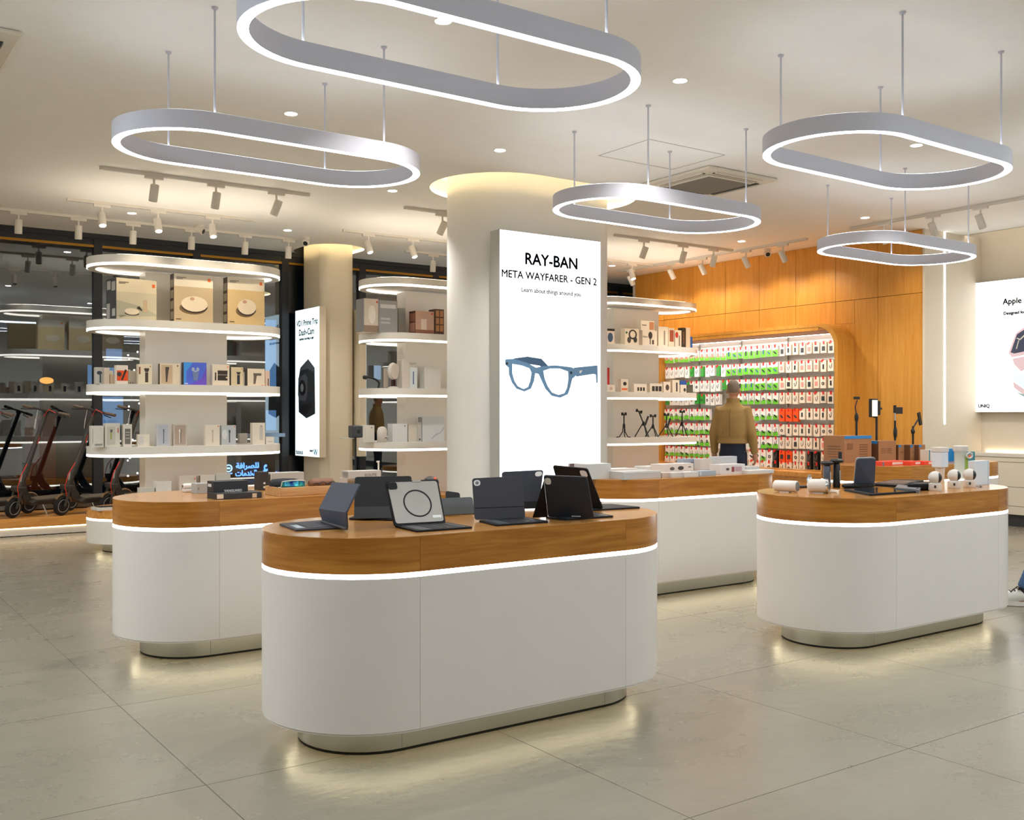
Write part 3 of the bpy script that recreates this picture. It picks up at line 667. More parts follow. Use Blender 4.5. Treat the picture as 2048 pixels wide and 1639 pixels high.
# ------------------------------------------------------------------ shelving units
ZA, ZB, ZC, ZD = 2.8435, 2.2088, 1.5709, .9502
TH_S = .106
SU = [(3.36, 10.78), (6.38, 10.72), (9.69, 10.78)]
def shelf_unit(label, u, v):
    t = thing('shelf_unit', label, 'shelving', (u, v, 0), 0, 'white oval shelf towers')
    R, L = TABLE_R, LT
    MB().prism(stad(R - .15, L), .01, .1).build('plinth', M_STEEL, t, True)
    MB().prism(stad(R - .152, L), 0, .01).build('floor_seal', M_BLACKR, t)
    MB().prism(stad(R, L), .1, .325).build('base', M_SHELFW, t, True)
    MB().ring(stad(R - .1, L), stad(R - .115, L), .092, .099).build('underglow_strip', M_LEDY, t)
    MB().prism(stad(R - .002, L), .3252, .3478).build('base_light_strip', M_LEDW, t)
    MB().prism(stad(R, L), .348, .43).build('base_top', M_WPLAT, t, True)
    MB().box(-.43, .43, .0, .22, .43, ZA).build('column', M_SHELFW, t, bevel=.004)
    for z in (ZD, ZC, ZB, ZA):
        s = MB().prism(stad(R, L), z + .03, z + TH_S).build('shelf', M_SHELFW, t, True)
        MB().ring(stad(R - .001, L), stad(R - .009, L), z + .006, z + .0298).build('light_strip', M_LEDW, s)
        MB().ring(stad(R - .0095, L), stad(R - .085, L), z + .002, z + .0298).build('soffit', M_SHELFW, s)
        MB().ring(stad(R - .0855, L), stad(R - .092, L), z + .006, z + .0298).build('inner_light_strip', M_LEDW, s)
    MB().ring(stad(R - .05, L), stad(R - .09, L), ZA + TH_S + .0005, ZA + TH_S + .008).build('tower_fill_ring', M_FILLW, t)  # hidden glowing ring added on the tower top to light the ceiling
    return t
shelf_unit('left oval shelf tower with robot vacuum cartons', *SU[0])
shelf_unit('middle oval shelf tower partly hidden by the pillar', *SU[1])
shelf_unit('right oval shelf tower with small tripods on its lowest shelf', *SU[2])

# ------------------------------------------------------------------ ceiling fittings
def spot_lamp(parent, loc, rot, energy, col=(1, .84, .62), size=1.0):
    d = bpy.data.lights.new('spot', 'SPOT'); d.energy = energy * 1.7; d.color = col; d.spot_size = size; d.spot_blend = .7; d.shadow_soft_size = .035
    o = bpy.data.objects.new('spot', d); C.objects.link(o); o.parent = parent; o.location = loc; o.rotation_euler = rot
    return o
def spotlight_head(label, loc, aim, lit, energy, group, along):
    """track head: adapter, neck, can. aim: unit vector the can points to"""
    t = thing('track_spotlight', label, 'spotlight', loc, 0, group)
    sx, sy = (.085, .018) if along == 'x' else (.018, .085)
    MB().box(-sx, sx, -sy, sy, -.03, 0).build('adapter', M_TRACK, t, bevel=.003)
    MB().tube([(0, 0, -.03), (0, 0, -.085)], .011, 8).build('neck', M_TRACK, t)
    a = Vector(aim).normalized(); q = Vector((0, 0, -1)).rotation_difference(a)
    Mr = Matrix.Translation((0, 0, -.155)) @ q.to_matrix().to_4x4()
    MB().lathe([(.037, .075), (.04, .07), (.04, -.082), (.034, -.084), (.034, -.07)], 18, M=Mr).build('can', M_TRACK, t, True)
    MB().lathe([(.001, -.0725), (.0335, -.0725), (.0335, -.071), (.001, -.071)], 18, M=Mr).build('lens', M_BULB if lit else M_DGREY, t, True)
    if energy:
        e = q.to_euler(); p = Vector((0, 0, -.155)) + a * .09
        spot_lamp(t, p, e, energy, size=1.15 if along == 'x' else 2.0)
    return t
def track(label, p0, p1, group='ceiling light tracks'):
    t = thing('light_track', label, 'light track', p0, 0, group)
    d = Vector(p1) - Vector(p0); a = math.atan2(d.y, d.x); t.rotation_euler = (0, 0, a)
    MB().box(0, d.length, -.017, .017, -.03, 0).build('rail', M_TRACK, t, bevel=.002)
    MB().box(.02, d.length - .02, -.006, .006, -.0306, -.03).build('slot', M_MG, t)
    MB().box(-.012, 0, -.019, .019, -.032, 0).build('end_cap', M_TRACK, t); MB().box(d.length, d.length + .012, -.019, .019, -.032, 0).build('end_cap', M_TRACK, t)
    return t
ZT = CEIL
track('light track with three spots below the left ring pendant', (2.27, 9.8, ZT), (4.3, 9.8, ZT))
track('light track with three glowing spots above the left shelf tower', (2.32, 11.45, ZT), (4.36, 11.45, ZT))
track('long light track beside the left glazing', (-.6, 12.42, ZT), (5.3, 12.42, ZT))
track('light track end left of the pillar, high up', (5.44, 9.8, ZT), (7.4, 9.8, ZT))
track('light track with glowing spots above the middle shelf tower', (5.49, 11.45, ZT), (7.5, 11.45, ZT))
track('light track behind the pillar near the glazing', (6.9, 12.42, ZT), (9.4, 12.42, ZT))
track('light track with three spots right of the pillar', (8.45, 9.8, ZT), (10.57, 9.8, ZT))
track('short light track above the right shelf tower', (8.5, 11.45, ZT), (10.6, 11.45, ZT))
track('light track running along the veneered wall', (10.66, 12.3, ZT), (10.66, 8.6, ZT))
track('light track toward the white wall at far right', (10.48, 7.78, ZT), (10.48, 3.6, ZT))
def atv(px, v): return PV(px, 400, v).x
def atu(px, u): return PU(px, 400, u).y
nth = ['leftmost', 'second', 'third', 'fourth', 'fifth', 'sixth']
for i, px in enumerate((308, 432, 553)):
    spotlight_head(f'{["leftmost", "middle", "rightmost"][i]} spot on the track below the left pendant', (atv(px, 9.8), 9.8, ZT - .03), (0 if i < 2 else -.25, .45, -1), 0, 11, 'spots on the near left track', 'x')
for i, px in enumerate((204, 316, 425)):
    spotlight_head(f'{["leftmost", "middle", "rightmost"][i]} glowing spot above the left shelf tower', (atv(px, 11.45), 11.45, ZT - .03), (0, -.42, -1), 1, 13, 'glowing spots above the left tower', 'x')
for i, px in enumerate((37, 157, 266, 383, 490, 577)):
    spotlight_head(f'{nth[i]} white spot from the left along the glazing track', (atv(px, 12.42), 12.42, ZT - .03), (0, .12, -1), 0, 7, 'spots on the glazing track', 'x')
spotlight_head('white spot at the pillar edge, high up', (atv(885, 9.8), 9.8, ZT - .03), (-.35, .3, -1), 0, 5, None, 'x')
for i, px in enumerate((737, 826)):
    spotlight_head(f'{["left", "right"][i]} glowing spot above the middle shelf tower', (atv(px, 11.45), 11.45, ZT - .03), (.12, -.42, -1), 1, 13, 'glowing spots above the middle tower', 'x')
spotlight_head('white spot beside the pillar near the glazing', (atv(866, 12.42), 12.42, ZT - .03), (0, .1, -1), 0, 8, None, 'x')
for i, px in enumerate((1288, 1366, 1427)):
    spotlight_head(f'{["leftmost", "middle", "rightmost"][i]} spot on the track right of the pillar', (atv(px, 9.8), 9.8, ZT - .03), (-.15 + .1 * i, .35, -1), 0, 13, 'spots right of the pillar', 'x')
spotlight_head('glowing spot above the right shelf tower', (atv(1264, 11.45), 11.45, ZT - .03), (0, -.42, -1), 1, 14, None, 'x')
for i, px in enumerate((1262, 1343, 1405, 1492, 1566)):
    spotlight_head(f'{nth[i]} tilted spot from the left along the veneered wall', (10.66, min(12.2, atu(px, 10.66)), ZT - .03), (.55, -.12, -1), 0, 11, 'tilted spots at the veneered wall', 'y')
for i, px in enumerate((1768, 1866, 1961, 2075)):
    spotlight_head(['spot hidden behind the smallest ring pendant', 'tilted spot above the smallest ring pendant', 'tilted spot at far upper right', 'tilted spot beyond the right edge'][i], (10.48, atu(px, 10.48), ZT - .03), (.5, -.1, -1), 0, 8, 'tilted spots facing the white wall', 'y')
DL = [(886, 42, 'recessed downlight inside the largest ring pendant'), (582, 227, 'recessed downlight left of the largest ring pendant'), (1360, 161, 'recessed downlight right of the largest ring pendant'),
      (1000, 300, 'recessed downlight above the pillar'), (785, 381, 'recessed downlight below the left ring pendant'), (264, 426, 'recessed downlight among the left tracks'),
      (575, 460, 'recessed downlight above the left pier'), (1833, 290, 'recessed downlight inside the upper right pendant'), (1730, 435, 'recessed downlight above the smallest pendant'),
      (1483, 482, 'recessed downlight near the veneered wall'), (1224, 531, 'recessed downlight just right of the poster')]
for px, py, lb in DL:
    p = PZ(px, py, CEIL)
    t = thing('downlight', lb, 'downlight', (p.x, p.y, CEIL), 0, 'recessed ceiling downlights')
    MB().lathe([(.055, -.003), (.056, 0), (.046, 0), (.046, -.003)], 24).build('trim_ring', M_TRACK, t, True)
    MB().lathe([(.001, -.004), (.046, -.004), (.046, -.001), (.001, -.001)], 24).build('lens', M_DOWN, t)
    spot_lamp(t, (0, 0, -.01), (0, 0, 0), 72, (1, .96, .9), 1.9)
def cassette(label, u0, v0, s=.94):
    t = thing('air_conditioner', label, 'air conditioner', (u0 + s / 2, v0 + s / 2, CEIL), 0, 'ceiling cassette units')
    h = s / 2; m1 = mat('ac_plastic', (226, 220, 206), .45)
    MB().box(-h, h, -h, h, -.03, 0).build('panel', m1, t, bevel=.02)
    MB().box(-.3, .3, -.3, .3, -.045, -.03).build('grille_frame', m1, t, bevel=.008)
    b_ = MB()
    for i in range(26): b_.box(-.275, .275, -.275 + i * .0215, -.268 + i * .0215, -.052, -.045)
    b_.build('grille', mat('ac_grille', (150, 146, 136), .6), t)
    for a in range(4):
        Mr = Matrix.Rotation(a * PI / 2, 4, 'Z')
        MB().box(-.3, .3, .345, .385, -.036, -.03, M=Mr).build('louvre_slot', M_DGREY, t)
        MB().box(-.31, .31, .388, .41, -.045, -.03, M=Mr).build('louvre', m1, t)
    return t
cassette('square ceiling air unit behind the middle pendant', 6.79, 6.57)
cassette('square ceiling air unit cut by the upper left edge', .15, 6.6)
hz = PZ(1390, 297, CEIL)
struct(MB().ring([(5.75, 6.24), (6.65, 6.24), (6.65, 6.9), (5.75, 6.9)], [(5.76, 6.25), (6.64, 6.25), (6.64, 6.89), (5.76, 6.89)], CEIL - .0015, CEIL).build('trim_4', mat('hatch_gap', (176, 174, 170), .7)), 'thin outline of a ceiling access hatch')
def cctv(label, p, aim):
    t = thing('security_camera', label, 'security camera', p, 0, 'white ceiling cameras')
    MB().lathe([(.05, 0), (.05, -.02), (.035, -.035)], 18).build('base', M_TRACK, t, True)
    a = Vector(aim).normalized(); q = Vector((0, 0, -1)).rotation_difference(a); Mr = Matrix.Translation((0, 0, -.06)) @ q.to_matrix().to_4x4()
    MB().lathe([(.01, .05), (.04, .045), (.047, .01), (.047, -.04), (.04, -.048)], 18, M=Mr).build('housing', M_TRACK, t, True)
    MB().lathe([(.001, -.05), (.03, -.05), (.03, -.045), (.001, -.045)], 18, M=Mr).build('lens', M_BLACK, t, True)
for px, py, lb, aim in ((612, 474, 'white ceiling camera beside the left pier', (-.5, -.7, -.6)), (400, 450, 'white ceiling camera among the glazing spots', (.5, -.5, -.3)), (1535, 497, 'white ceiling camera in front of the veneered wall', (-.6, -.7, -.6))):
    cctv(lb, PZ(px, py, CEIL), aim)
p = PZ(1512, 330, CEIL)

# ------------------------------------------------------------------ cartons and their printed faces
COL = {}
def K(c, rough=.5): return mat('print_%d_%d_%d' % c, c, rough)
def artwork(root, arts, W, Hh, side=False):
    for n, a in enumerate(arts):
        kind, nm, x0, y0, x1, y1, col = a[:7]
        m = K(col) if isinstance(col, tuple) else col
        X = lambda x: (x - .5) * W if not side else x * W
        Z = lambda y: y * Hh
        d = .0009 * (1 + n * .5)
        if kind == 'r': pts = [(X(x0), Z(y0)), (X(x1), Z(y0)), (X(x1), Z(y1)), (X(x0), Z(y1))]
        elif kind == 'e':
            cx, cyy, rx, ry = (X(x0) + X(x1)) / 2, (Z(y0) + Z(y1)) / 2, (X(x1) - X(x0)) / 2, (Z(y1) - Z(y0)) / 2
            pts = [(cx + rx * math.cos(t), cyy + ry * math.sin(t)) for t in [2 * PI * i / 18 for i in range(18)]]
        elif kind == 'p': pts = [(X(x), Z(y)) for x, y in a[7]]
        elif kind == 't':
            text(a[7], X(x1) - X(x0), m, root, Matrix.Translation(((X(x0) + X(x1)) / 2, -d, (Z(y0) + Z(y1)) / 2)) @ RX, nm, bold=a[8] if len(a) > 8 else 0)
            continue
        if not side: MB().prism(pts, -d, 0, axis='y').build(nm, m, root)
        else: MB().prism([(x, z) for x, z in pts], root['sx'] - d, root['sx'], axis='x').build(nm, m, root)
def carton(label, px0, px1, ytop, zb, v, depth, col, arts=(), sarts=(), name='product_box', cat='box', group=None, side=None, rz=0., m=None):
    a, c_ = PV(px0, ytop, v), PV(px1, ytop, v)
    Hh = (a.z + c_.z) / 2 - zb; W = c_.x - a.x
    o = MB().box(-W / 2, W / 2, 0, depth, 0, Hh).build(name, m or (K(col) if isinstance(col, tuple) else col), None, bevel=.0015)
    o.location = ((a.x + c_.x) / 2, v, zb); o.rotation_euler = (0, 0, rz)
    tag(o, label, cat, group)
    artwork(o, arts, W, Hh)
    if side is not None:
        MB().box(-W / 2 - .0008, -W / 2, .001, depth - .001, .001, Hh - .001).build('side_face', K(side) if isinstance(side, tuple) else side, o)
    if sarts:
        o['sx'] = -W / 2 - .0008; artwork(o, sarts, depth, Hh, True); del o['sx']
    return o
OR = (238, 110, 40); CRM = (240, 228, 204); TAN = (206, 184, 148); DK = (40, 40, 42); WHT = (240, 239, 235); GRY = (170, 170, 166); LGR = (205, 203, 198)
def logo(x=.9, y=.9, r=.03, asp=1.): return ('r', 'brand_mark', x - r, y - r * asp, x + r, y + r * asp, OR)
def lines(x0, y0, x1, n=2, c=(130, 118, 100), h=.012): return [('r', 'small_print', x0, y0 - i * h * 2.4, x1 - (.08 if i else 0), y0 + h - i * h * 2.4, c) for i in range(n)]
SIDEV = [('r', 'side_photo', .12, .06 + .2 * i, .88, .21 + .2 * i, (150, 148, 142)) for i in range(4)]
vF = 10.42
zB, zC, zD, zE = ZB + TH_S, ZC + TH_S, ZD + TH_S, .43
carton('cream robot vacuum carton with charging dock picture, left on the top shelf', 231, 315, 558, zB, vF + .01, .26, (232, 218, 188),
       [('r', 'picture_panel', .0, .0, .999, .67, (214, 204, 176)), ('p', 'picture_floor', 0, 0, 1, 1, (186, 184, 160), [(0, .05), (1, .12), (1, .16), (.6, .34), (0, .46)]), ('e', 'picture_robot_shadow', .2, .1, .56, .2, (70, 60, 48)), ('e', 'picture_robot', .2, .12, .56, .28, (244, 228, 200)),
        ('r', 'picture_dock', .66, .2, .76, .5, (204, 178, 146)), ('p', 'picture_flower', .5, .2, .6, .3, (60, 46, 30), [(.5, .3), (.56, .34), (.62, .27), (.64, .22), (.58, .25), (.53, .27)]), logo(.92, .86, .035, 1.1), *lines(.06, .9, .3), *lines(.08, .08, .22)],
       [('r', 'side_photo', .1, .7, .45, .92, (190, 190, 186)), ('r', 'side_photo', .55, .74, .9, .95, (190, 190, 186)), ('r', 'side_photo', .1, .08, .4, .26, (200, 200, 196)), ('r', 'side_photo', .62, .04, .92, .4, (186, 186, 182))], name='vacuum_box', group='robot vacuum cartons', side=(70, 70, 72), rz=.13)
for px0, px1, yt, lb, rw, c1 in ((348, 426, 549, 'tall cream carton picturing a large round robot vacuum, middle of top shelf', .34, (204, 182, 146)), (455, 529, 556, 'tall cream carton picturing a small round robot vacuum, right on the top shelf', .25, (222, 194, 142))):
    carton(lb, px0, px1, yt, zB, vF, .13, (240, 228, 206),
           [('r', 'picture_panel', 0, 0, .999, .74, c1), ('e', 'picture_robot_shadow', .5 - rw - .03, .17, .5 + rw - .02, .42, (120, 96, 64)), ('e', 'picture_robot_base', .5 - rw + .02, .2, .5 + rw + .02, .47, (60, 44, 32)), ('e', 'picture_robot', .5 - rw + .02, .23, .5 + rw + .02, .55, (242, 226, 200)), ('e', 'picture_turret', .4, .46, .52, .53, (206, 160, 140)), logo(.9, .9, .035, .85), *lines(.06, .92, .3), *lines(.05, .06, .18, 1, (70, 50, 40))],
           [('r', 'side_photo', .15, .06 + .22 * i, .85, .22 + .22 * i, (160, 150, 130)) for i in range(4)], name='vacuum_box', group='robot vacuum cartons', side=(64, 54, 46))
# third shelf of the left tower
def shaver(x0=.42, x1=.6, c=(70, 58, 50)): return [('r', 'picture_handle', x0, .1, x1, .6, c), ('p', 'picture_head', 0, 0, 0, 0, c, [(x0 - .08, .76), (x0 - .04, .8), (x1 + .04, .8), (x1 + .08, .76), (x1, .62), (x0, .62)])]
g = 'small boxes on the left tower third shelf'
carton('narrow grey box picturing a hair dryer at the shelf left end', 191, 207.5, 734, zC, 10.55, .07, LGR, [('e', 'picture_dryer', .15, .55, .8, .78, (60, 72, 86)), ('r', 'picture_handle', .5, .08, .68, .6, (60, 72, 86))], group=g)
carton('plain pale narrow box beside the hair dryer box', 208.5, 219, 735, zC, 10.5, .07, (222, 206, 190), group=g)
carton('low beige box between pale box and orange box', 221, 231, 748, zC, 10.48, .05, (206, 180, 152), group=g)
carton('white box with orange panel and black hair tool', 232.5, 256, 730, zC, 10.42, .08, (244, 234, 222), [('r', 'orange_panel', .06, .17, .99, .72, (240, 84, 24)), ('e', 'picture_tool', .06, .4, .45, .64, (64, 62, 64)), ('p', 'picture_wand', 0, 0, 0, 0, (44, 42, 46), [(.4, .2), (.55, .2), (.9, .74), (.76, .8)])], group=g)
carton('low grey box right of the orange box', 257, 273.5, 741, zC, 10.5, .06, (196, 190, 180), [('r', 'picture_bottle', .15, .04, .25, .16, (110, 104, 96)), ('r', 'picture_bottle', .45, .04, .55, .16, (110, 104, 96))], group=g)
carton('cream box picturing a brown electric shaver', 276.5, 304, 728, zC, 10.4, .07, CRM, [*shaver(.5, .72), ('r', 'picture_attachment', .05, .5, .16, .86, (140, 84, 66)), ('e', 'picture_seal', .84, .86, .92, .93, (180, 120, 90))], group=g)
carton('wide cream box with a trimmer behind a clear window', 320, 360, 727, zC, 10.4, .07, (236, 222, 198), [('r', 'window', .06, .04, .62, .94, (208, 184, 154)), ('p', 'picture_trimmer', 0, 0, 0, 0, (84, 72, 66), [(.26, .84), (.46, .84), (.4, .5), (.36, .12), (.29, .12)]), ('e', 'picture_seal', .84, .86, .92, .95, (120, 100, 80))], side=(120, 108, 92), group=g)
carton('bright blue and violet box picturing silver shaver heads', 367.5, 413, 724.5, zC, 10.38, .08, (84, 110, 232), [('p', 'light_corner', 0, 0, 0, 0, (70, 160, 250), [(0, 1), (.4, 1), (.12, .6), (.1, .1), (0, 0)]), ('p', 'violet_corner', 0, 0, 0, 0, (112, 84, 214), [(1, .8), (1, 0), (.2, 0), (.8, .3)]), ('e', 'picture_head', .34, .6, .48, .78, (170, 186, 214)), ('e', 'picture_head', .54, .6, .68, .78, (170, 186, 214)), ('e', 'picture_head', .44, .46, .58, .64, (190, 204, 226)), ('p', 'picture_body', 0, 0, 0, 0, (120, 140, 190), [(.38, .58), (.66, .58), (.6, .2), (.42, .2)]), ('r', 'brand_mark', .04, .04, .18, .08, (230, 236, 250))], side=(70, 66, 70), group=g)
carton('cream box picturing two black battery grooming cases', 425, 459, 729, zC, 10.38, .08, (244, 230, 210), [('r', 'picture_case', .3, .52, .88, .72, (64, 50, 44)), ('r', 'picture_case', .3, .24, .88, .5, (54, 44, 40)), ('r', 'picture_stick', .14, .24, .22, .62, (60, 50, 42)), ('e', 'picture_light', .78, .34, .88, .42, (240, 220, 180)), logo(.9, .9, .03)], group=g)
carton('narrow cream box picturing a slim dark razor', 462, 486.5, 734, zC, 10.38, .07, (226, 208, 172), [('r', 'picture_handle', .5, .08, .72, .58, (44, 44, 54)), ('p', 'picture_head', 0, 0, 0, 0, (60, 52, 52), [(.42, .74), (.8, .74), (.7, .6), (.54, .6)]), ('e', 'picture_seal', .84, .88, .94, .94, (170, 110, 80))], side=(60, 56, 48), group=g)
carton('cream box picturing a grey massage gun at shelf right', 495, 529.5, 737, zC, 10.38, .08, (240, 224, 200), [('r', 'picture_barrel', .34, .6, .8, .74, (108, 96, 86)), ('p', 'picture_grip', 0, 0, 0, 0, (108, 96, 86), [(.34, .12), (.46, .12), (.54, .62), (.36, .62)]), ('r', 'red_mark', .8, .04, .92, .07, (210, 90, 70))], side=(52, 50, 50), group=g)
carton('small pink and white box at the shelf right end', 531, 539.5, 741, zC, 10.48, .05, (228, 200, 186), [('r', 'dark_strip', .55, .05, .75, .5, (40, 36, 36))], group=g)
# lowest shelf of the left tower
g = 'small boxes on the left tower lowest shelf'
brush = lambda c=(120, 120, 124), x=.5: [('r', 'picture_brush', x - .04, .12, x + .04, .62, c), ('r', 'picture_bristles', x - .06, .62, x + .06, .76, c)]
for row in [('white box with faint fine print at the shelf left end', 182, 207.5, 851, .08, (224, 220, 212), [('r', 'picture_line', .12, .2, .16, .85, (150, 148, 142)), ('r', 'small_print', .3, .08, .9, .16, (150, 150, 148))]),
            ('white box picturing a yellow-green torch', 210, 240, 846, .08, (226, 222, 212), [('r', 'window', .12, .1, .68, .86, (206, 202, 190)), ('r', 'picture_torch', .36, .32, .44, .62, (150, 170, 50)), ('r', 'picture_torch_head', .34, .62, .5, .74, (110, 110, 106)), ('r', 'red_mark', .84, .6, .9, .8, (206, 90, 80))]),
            ('narrow white box picturing a grey striped vent', 246.5, 264, 848, .07, (236, 230, 220), [('r', 'picture_vent', .18, .12, .82, .8, (116, 112, 106)), ('r', 'picture_stripe', .26, .5, .74, .54, (190, 186, 178)), ('r', 'picture_stripe', .26, .62, .74, .66, (190, 186, 178)), ('r', 'picture_stripe', .26, .36, .74, .4, (190, 186, 178))]),
            ('low white box beside the striped vent box', 276, 299, 868, .06, (240, 232, 218), [('r', 'picture_panel', .08, .1, .5, .8, (222, 218, 214))]),
            ('silver box picturing a slim white toothbrush', 313, 340, 847, .06, (208, 208, 212), [('r', 'window', .12, .06, .86, .94, (192, 198, 210)), *brush((236, 238, 246)), *brush((110, 110, 130), .52)]),
            ('bronze-grey box picturing a slim dark toothbrush', 347, 374, 847.5, .06, (206, 196, 186), [('r', 'window', .1, .06, .9, .94, (184, 166, 150)), *brush((80, 70, 70), .52), *brush((240, 232, 222), .46)]),
            ('pale cream box picturing a slim pink toothbrush', 411, 439.5, 849, .06, (240, 230, 214), [*brush((206, 190, 170)), logo(.88, .92, .03)]),
            ('pale blue-grey box picturing a dark toothbrush', 443, 472, 850, .06, (196, 202, 206), [('e', 'picture_moon', .05, .3, .4, .8, (222, 226, 230)), *brush((70, 80, 100), .55), logo(.9, .92, .03)]),
            ('small plain grey box on the window side of shelf', 479, 495, 866, .06, (186, 184, 178), []),
            ('tall white box picturing a white bottle', 505, 530, 845, .07, (238, 228, 212), [('r', 'picture_bottle', .56, .2, .84, .8, (206, 200, 192)), ('r', 'picture_cap', .6, .8, .8, .88, (180, 174, 166))]),
            ('low white box at the shelf right end', 532, 548, 873, .06, (234, 228, 218), [('r', 'small_print', .2, .3, .8, .4, (190, 180, 170))])]:
    lb, a, b2, yt, dp, c, ar = row
    carton(lb, a, b2, yt, zD, 10.47 if 'window side' not in lb else 10.9, dp, c, ar, group=g)
# boxes on the low base of the left tower, seen over the left table
g = 'boxes on the left tower base'
for lb, a, b2, yt, c, ar in [('low pale box on the tower base, far left of the group', 280, 309, 975, (206, 206, 198), [('r', 'picture_panel', .1, .2, .9, .8, (180, 184, 178))]),
                             ('white box with a dark ring print on the tower base', 312, 343, 962, (232, 228, 220), [('e', 'picture_ring', .38, .2, .62, .6, (60, 60, 60)), ('e', 'picture_ring_hole', .43, .28, .57, .52, (232, 228, 220))]),
                             ('large white box with a pinkish picture on tower base', 359, 393, 951, (226, 216, 202), [('r', 'picture_panel', .1, .1, .88, .7, (206, 190, 174)), logo(.9, .9, .03)]),
                             ('white box with thin red line on the tower base', 397, 430, 950, (234, 226, 214), [('r', 'red_mark', .5, .5, .8, .54, (200, 120, 90)), ('r', 'side_edge', 0, 0, .1, 1, (120, 100, 84))]),
                             ('pale picture box right on the tower base', 432, 461, 946, (216, 214, 208), [('r', 'picture_panel', .08, .1, .9, .8, (196, 196, 190))])]:
    carton(lb, a, b2, yt, zE, 10.44, .1, c, ar, group=g)
# trays on the base left end
p = PZ(165, 1020, zE); 
t = thing('display_tray', 'thin white tray holding a black tablet on the tower base', 'tray', (2.52, 10.62, zE + .0), .1)
MB().box(-.13, .13, -.1, .1, 0, .03).build('tray', M_WHITE, t, bevel=.003); MB().box(-.1, .09, -.07, .07, .03, .036).build('tablet', M_BLACK, t, bevel=.002)
t = tag(MB().box(-.17, .17, -.05, .05, 0, .03).build('wooden_bar', M_WPLAT, None, bevel=.003), 'low oak bar on the front of the tower base', 'tray'); t.location = (2.83, 10.40, zE)
t = tag(MB().box(-.16, .16, -.05, .05, 0, .05).build('product_box', K((216, 206, 192)), None, bevel=.003), 'long flat white box behind the oak bar', 'box'); t.location = (2.95, 10.54, zE)
# goods on the middle tower
g = 'goods on the middle tower'
carton('tall white and grey air fryer carton, top shelf left', 728, 757, 597, zB, 10.45, .2, (214, 202, 190), [('e', 'picture_fryer', .3, .25, .8, .8, (236, 230, 222)), ('r', 'picture_counter', 0, 0, 1, .2, (140, 120, 104)), ('r', 'red_mark', .84, .88, .94, .94, (210, 70, 50))], group=g, side=(150, 150, 152))
carton('blue-grey printed carton face beside the air fryer carton', 758, 795, 601, zB, 10.44, .22, (150, 150, 154), [('r', 'picture_strip', .08, .76, .9, .88, (206, 206, 210)), ('r', 'small_print', .1, .4, .6, .46, (190, 190, 196)), ('r', 'small_print', .1, .28, .6, .34, (190, 190, 196))], group=g)
carton('plain grey carton behind the printed grey carton', 797, 810, 616, zB, 10.6, .2, (150, 148, 144), group=g)
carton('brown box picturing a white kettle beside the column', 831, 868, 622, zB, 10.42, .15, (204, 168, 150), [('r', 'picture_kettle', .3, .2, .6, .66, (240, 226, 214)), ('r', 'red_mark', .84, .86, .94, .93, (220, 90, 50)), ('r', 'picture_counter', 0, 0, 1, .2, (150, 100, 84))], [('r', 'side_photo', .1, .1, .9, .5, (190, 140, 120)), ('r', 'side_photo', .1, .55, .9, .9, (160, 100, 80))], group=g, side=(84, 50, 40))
carton('dark brown box with photo tiles at the pillar edge', 870, 888, 618, zB, 10.42, .15, (86, 62, 50), [('r', 'photo_tile', .1 + .45 * i, .15 + .28 * j, .45 + .45 * i, .38 + .28 * j, (186, 130, 84)) for i in range(2) for j in range(3)], group=g)
carton('wide milky box on the third shelf by the pillar', 849, 881, 734, zC, 10.5, .12, (232, 232, 230), group=g)
carton('white box at the left of the lowest shelf', 727, 749, 850, zD, 10.5, .1, (226, 222, 214), [('r', 'brand_mark', .7, .82, .78, .9, (120, 110, 100)), ('r', 'picture_line', .12, .2, .16, .8, (200, 196, 188))], group=g)
carton('wide white box in the middle of the lowest shelf', 785, 815, 847, zD, 10.45, .12, (230, 232, 234), [('r', 'brand_mark', .8, .84, .86, .92, (120, 120, 120))], group=g)
carton('cream box beside the wide white box', 817, 834, 848, zD, 10.46, .1, (226, 220, 208), group=g)
carton('tall slim grey-topped box near the pillar', 836, 843, 834, zD, 10.44, .06, (206, 204, 200), [('r', 'grey_top', 0, .8, 1, 1, (150, 150, 148)), ('r', 'picture_dots', .3, .06, .7, .12, (60, 60, 60))], group=g)
carton('broad pale blue-white box at the pillar edge', 845, 889, 832, zD, 10.44, .12, (222, 228, 234), [('p', 'wave_print', 0, 0, 0, 0, (190, 200, 214), [(.4, .12), (.6, .3), (.8, .36), (.98, .6), (.98, .5), (.8, .3), (.62, .24), (.42, .08)])], group=g)
def at_shelf(px, v, z): q = PV(px, 800, v); return (q.x, v, z)
t = thing('speaker', 'white rounded smart speaker on the lowest shelf', 'speaker', at_shelf(764, 10.48, zD))
MB().lathe([(.05, 0), (.058, .01), (.058, .13), (.045, .165), (.02, .178), (.002, .18)], 20).build('body', M_WHITE, t, True); MB().ball((.02, -.057, .05), .007).build('button', M_BLACK, t)
t = thing('water_dispenser', 'white water dispenser with blue light strip on third shelf', 'dispenser', at_shelf(815, 10.52, zC))
MB().box(-.1, .0, -.06, .08, 0, .34).build('body', M_WHITE, t, bevel=.008); MB().box(0, .1, -.06, .08, 0, .25).build('tank', mat('frosted_tank', (226, 236, 242), .3), t, bevel=.006)
MB().box(.0, .08, -.07, .07, .29, .305).build('spout', M_GREY, t, bevel=.002); MB().box(.04, .052, -.0615, -.06, .05, .2).build('light_strip', K((60, 90, 140)), t)
t = thing('fan', 'round white desk fan with dark stand on third shelf', 'fan', at_shelf(786, 10.5, zC))
MB().lathe([(.09, -.02), (.1, 0), (.09, .03)], 22, M=Matrix.Translation((0, 0, .2)) @ Matrix.Rotation(PI / 2, 4, 'X') @ Matrix.Rotation(.5, 4, 'Y')).build('fan_head', M_WHITE, t, True)
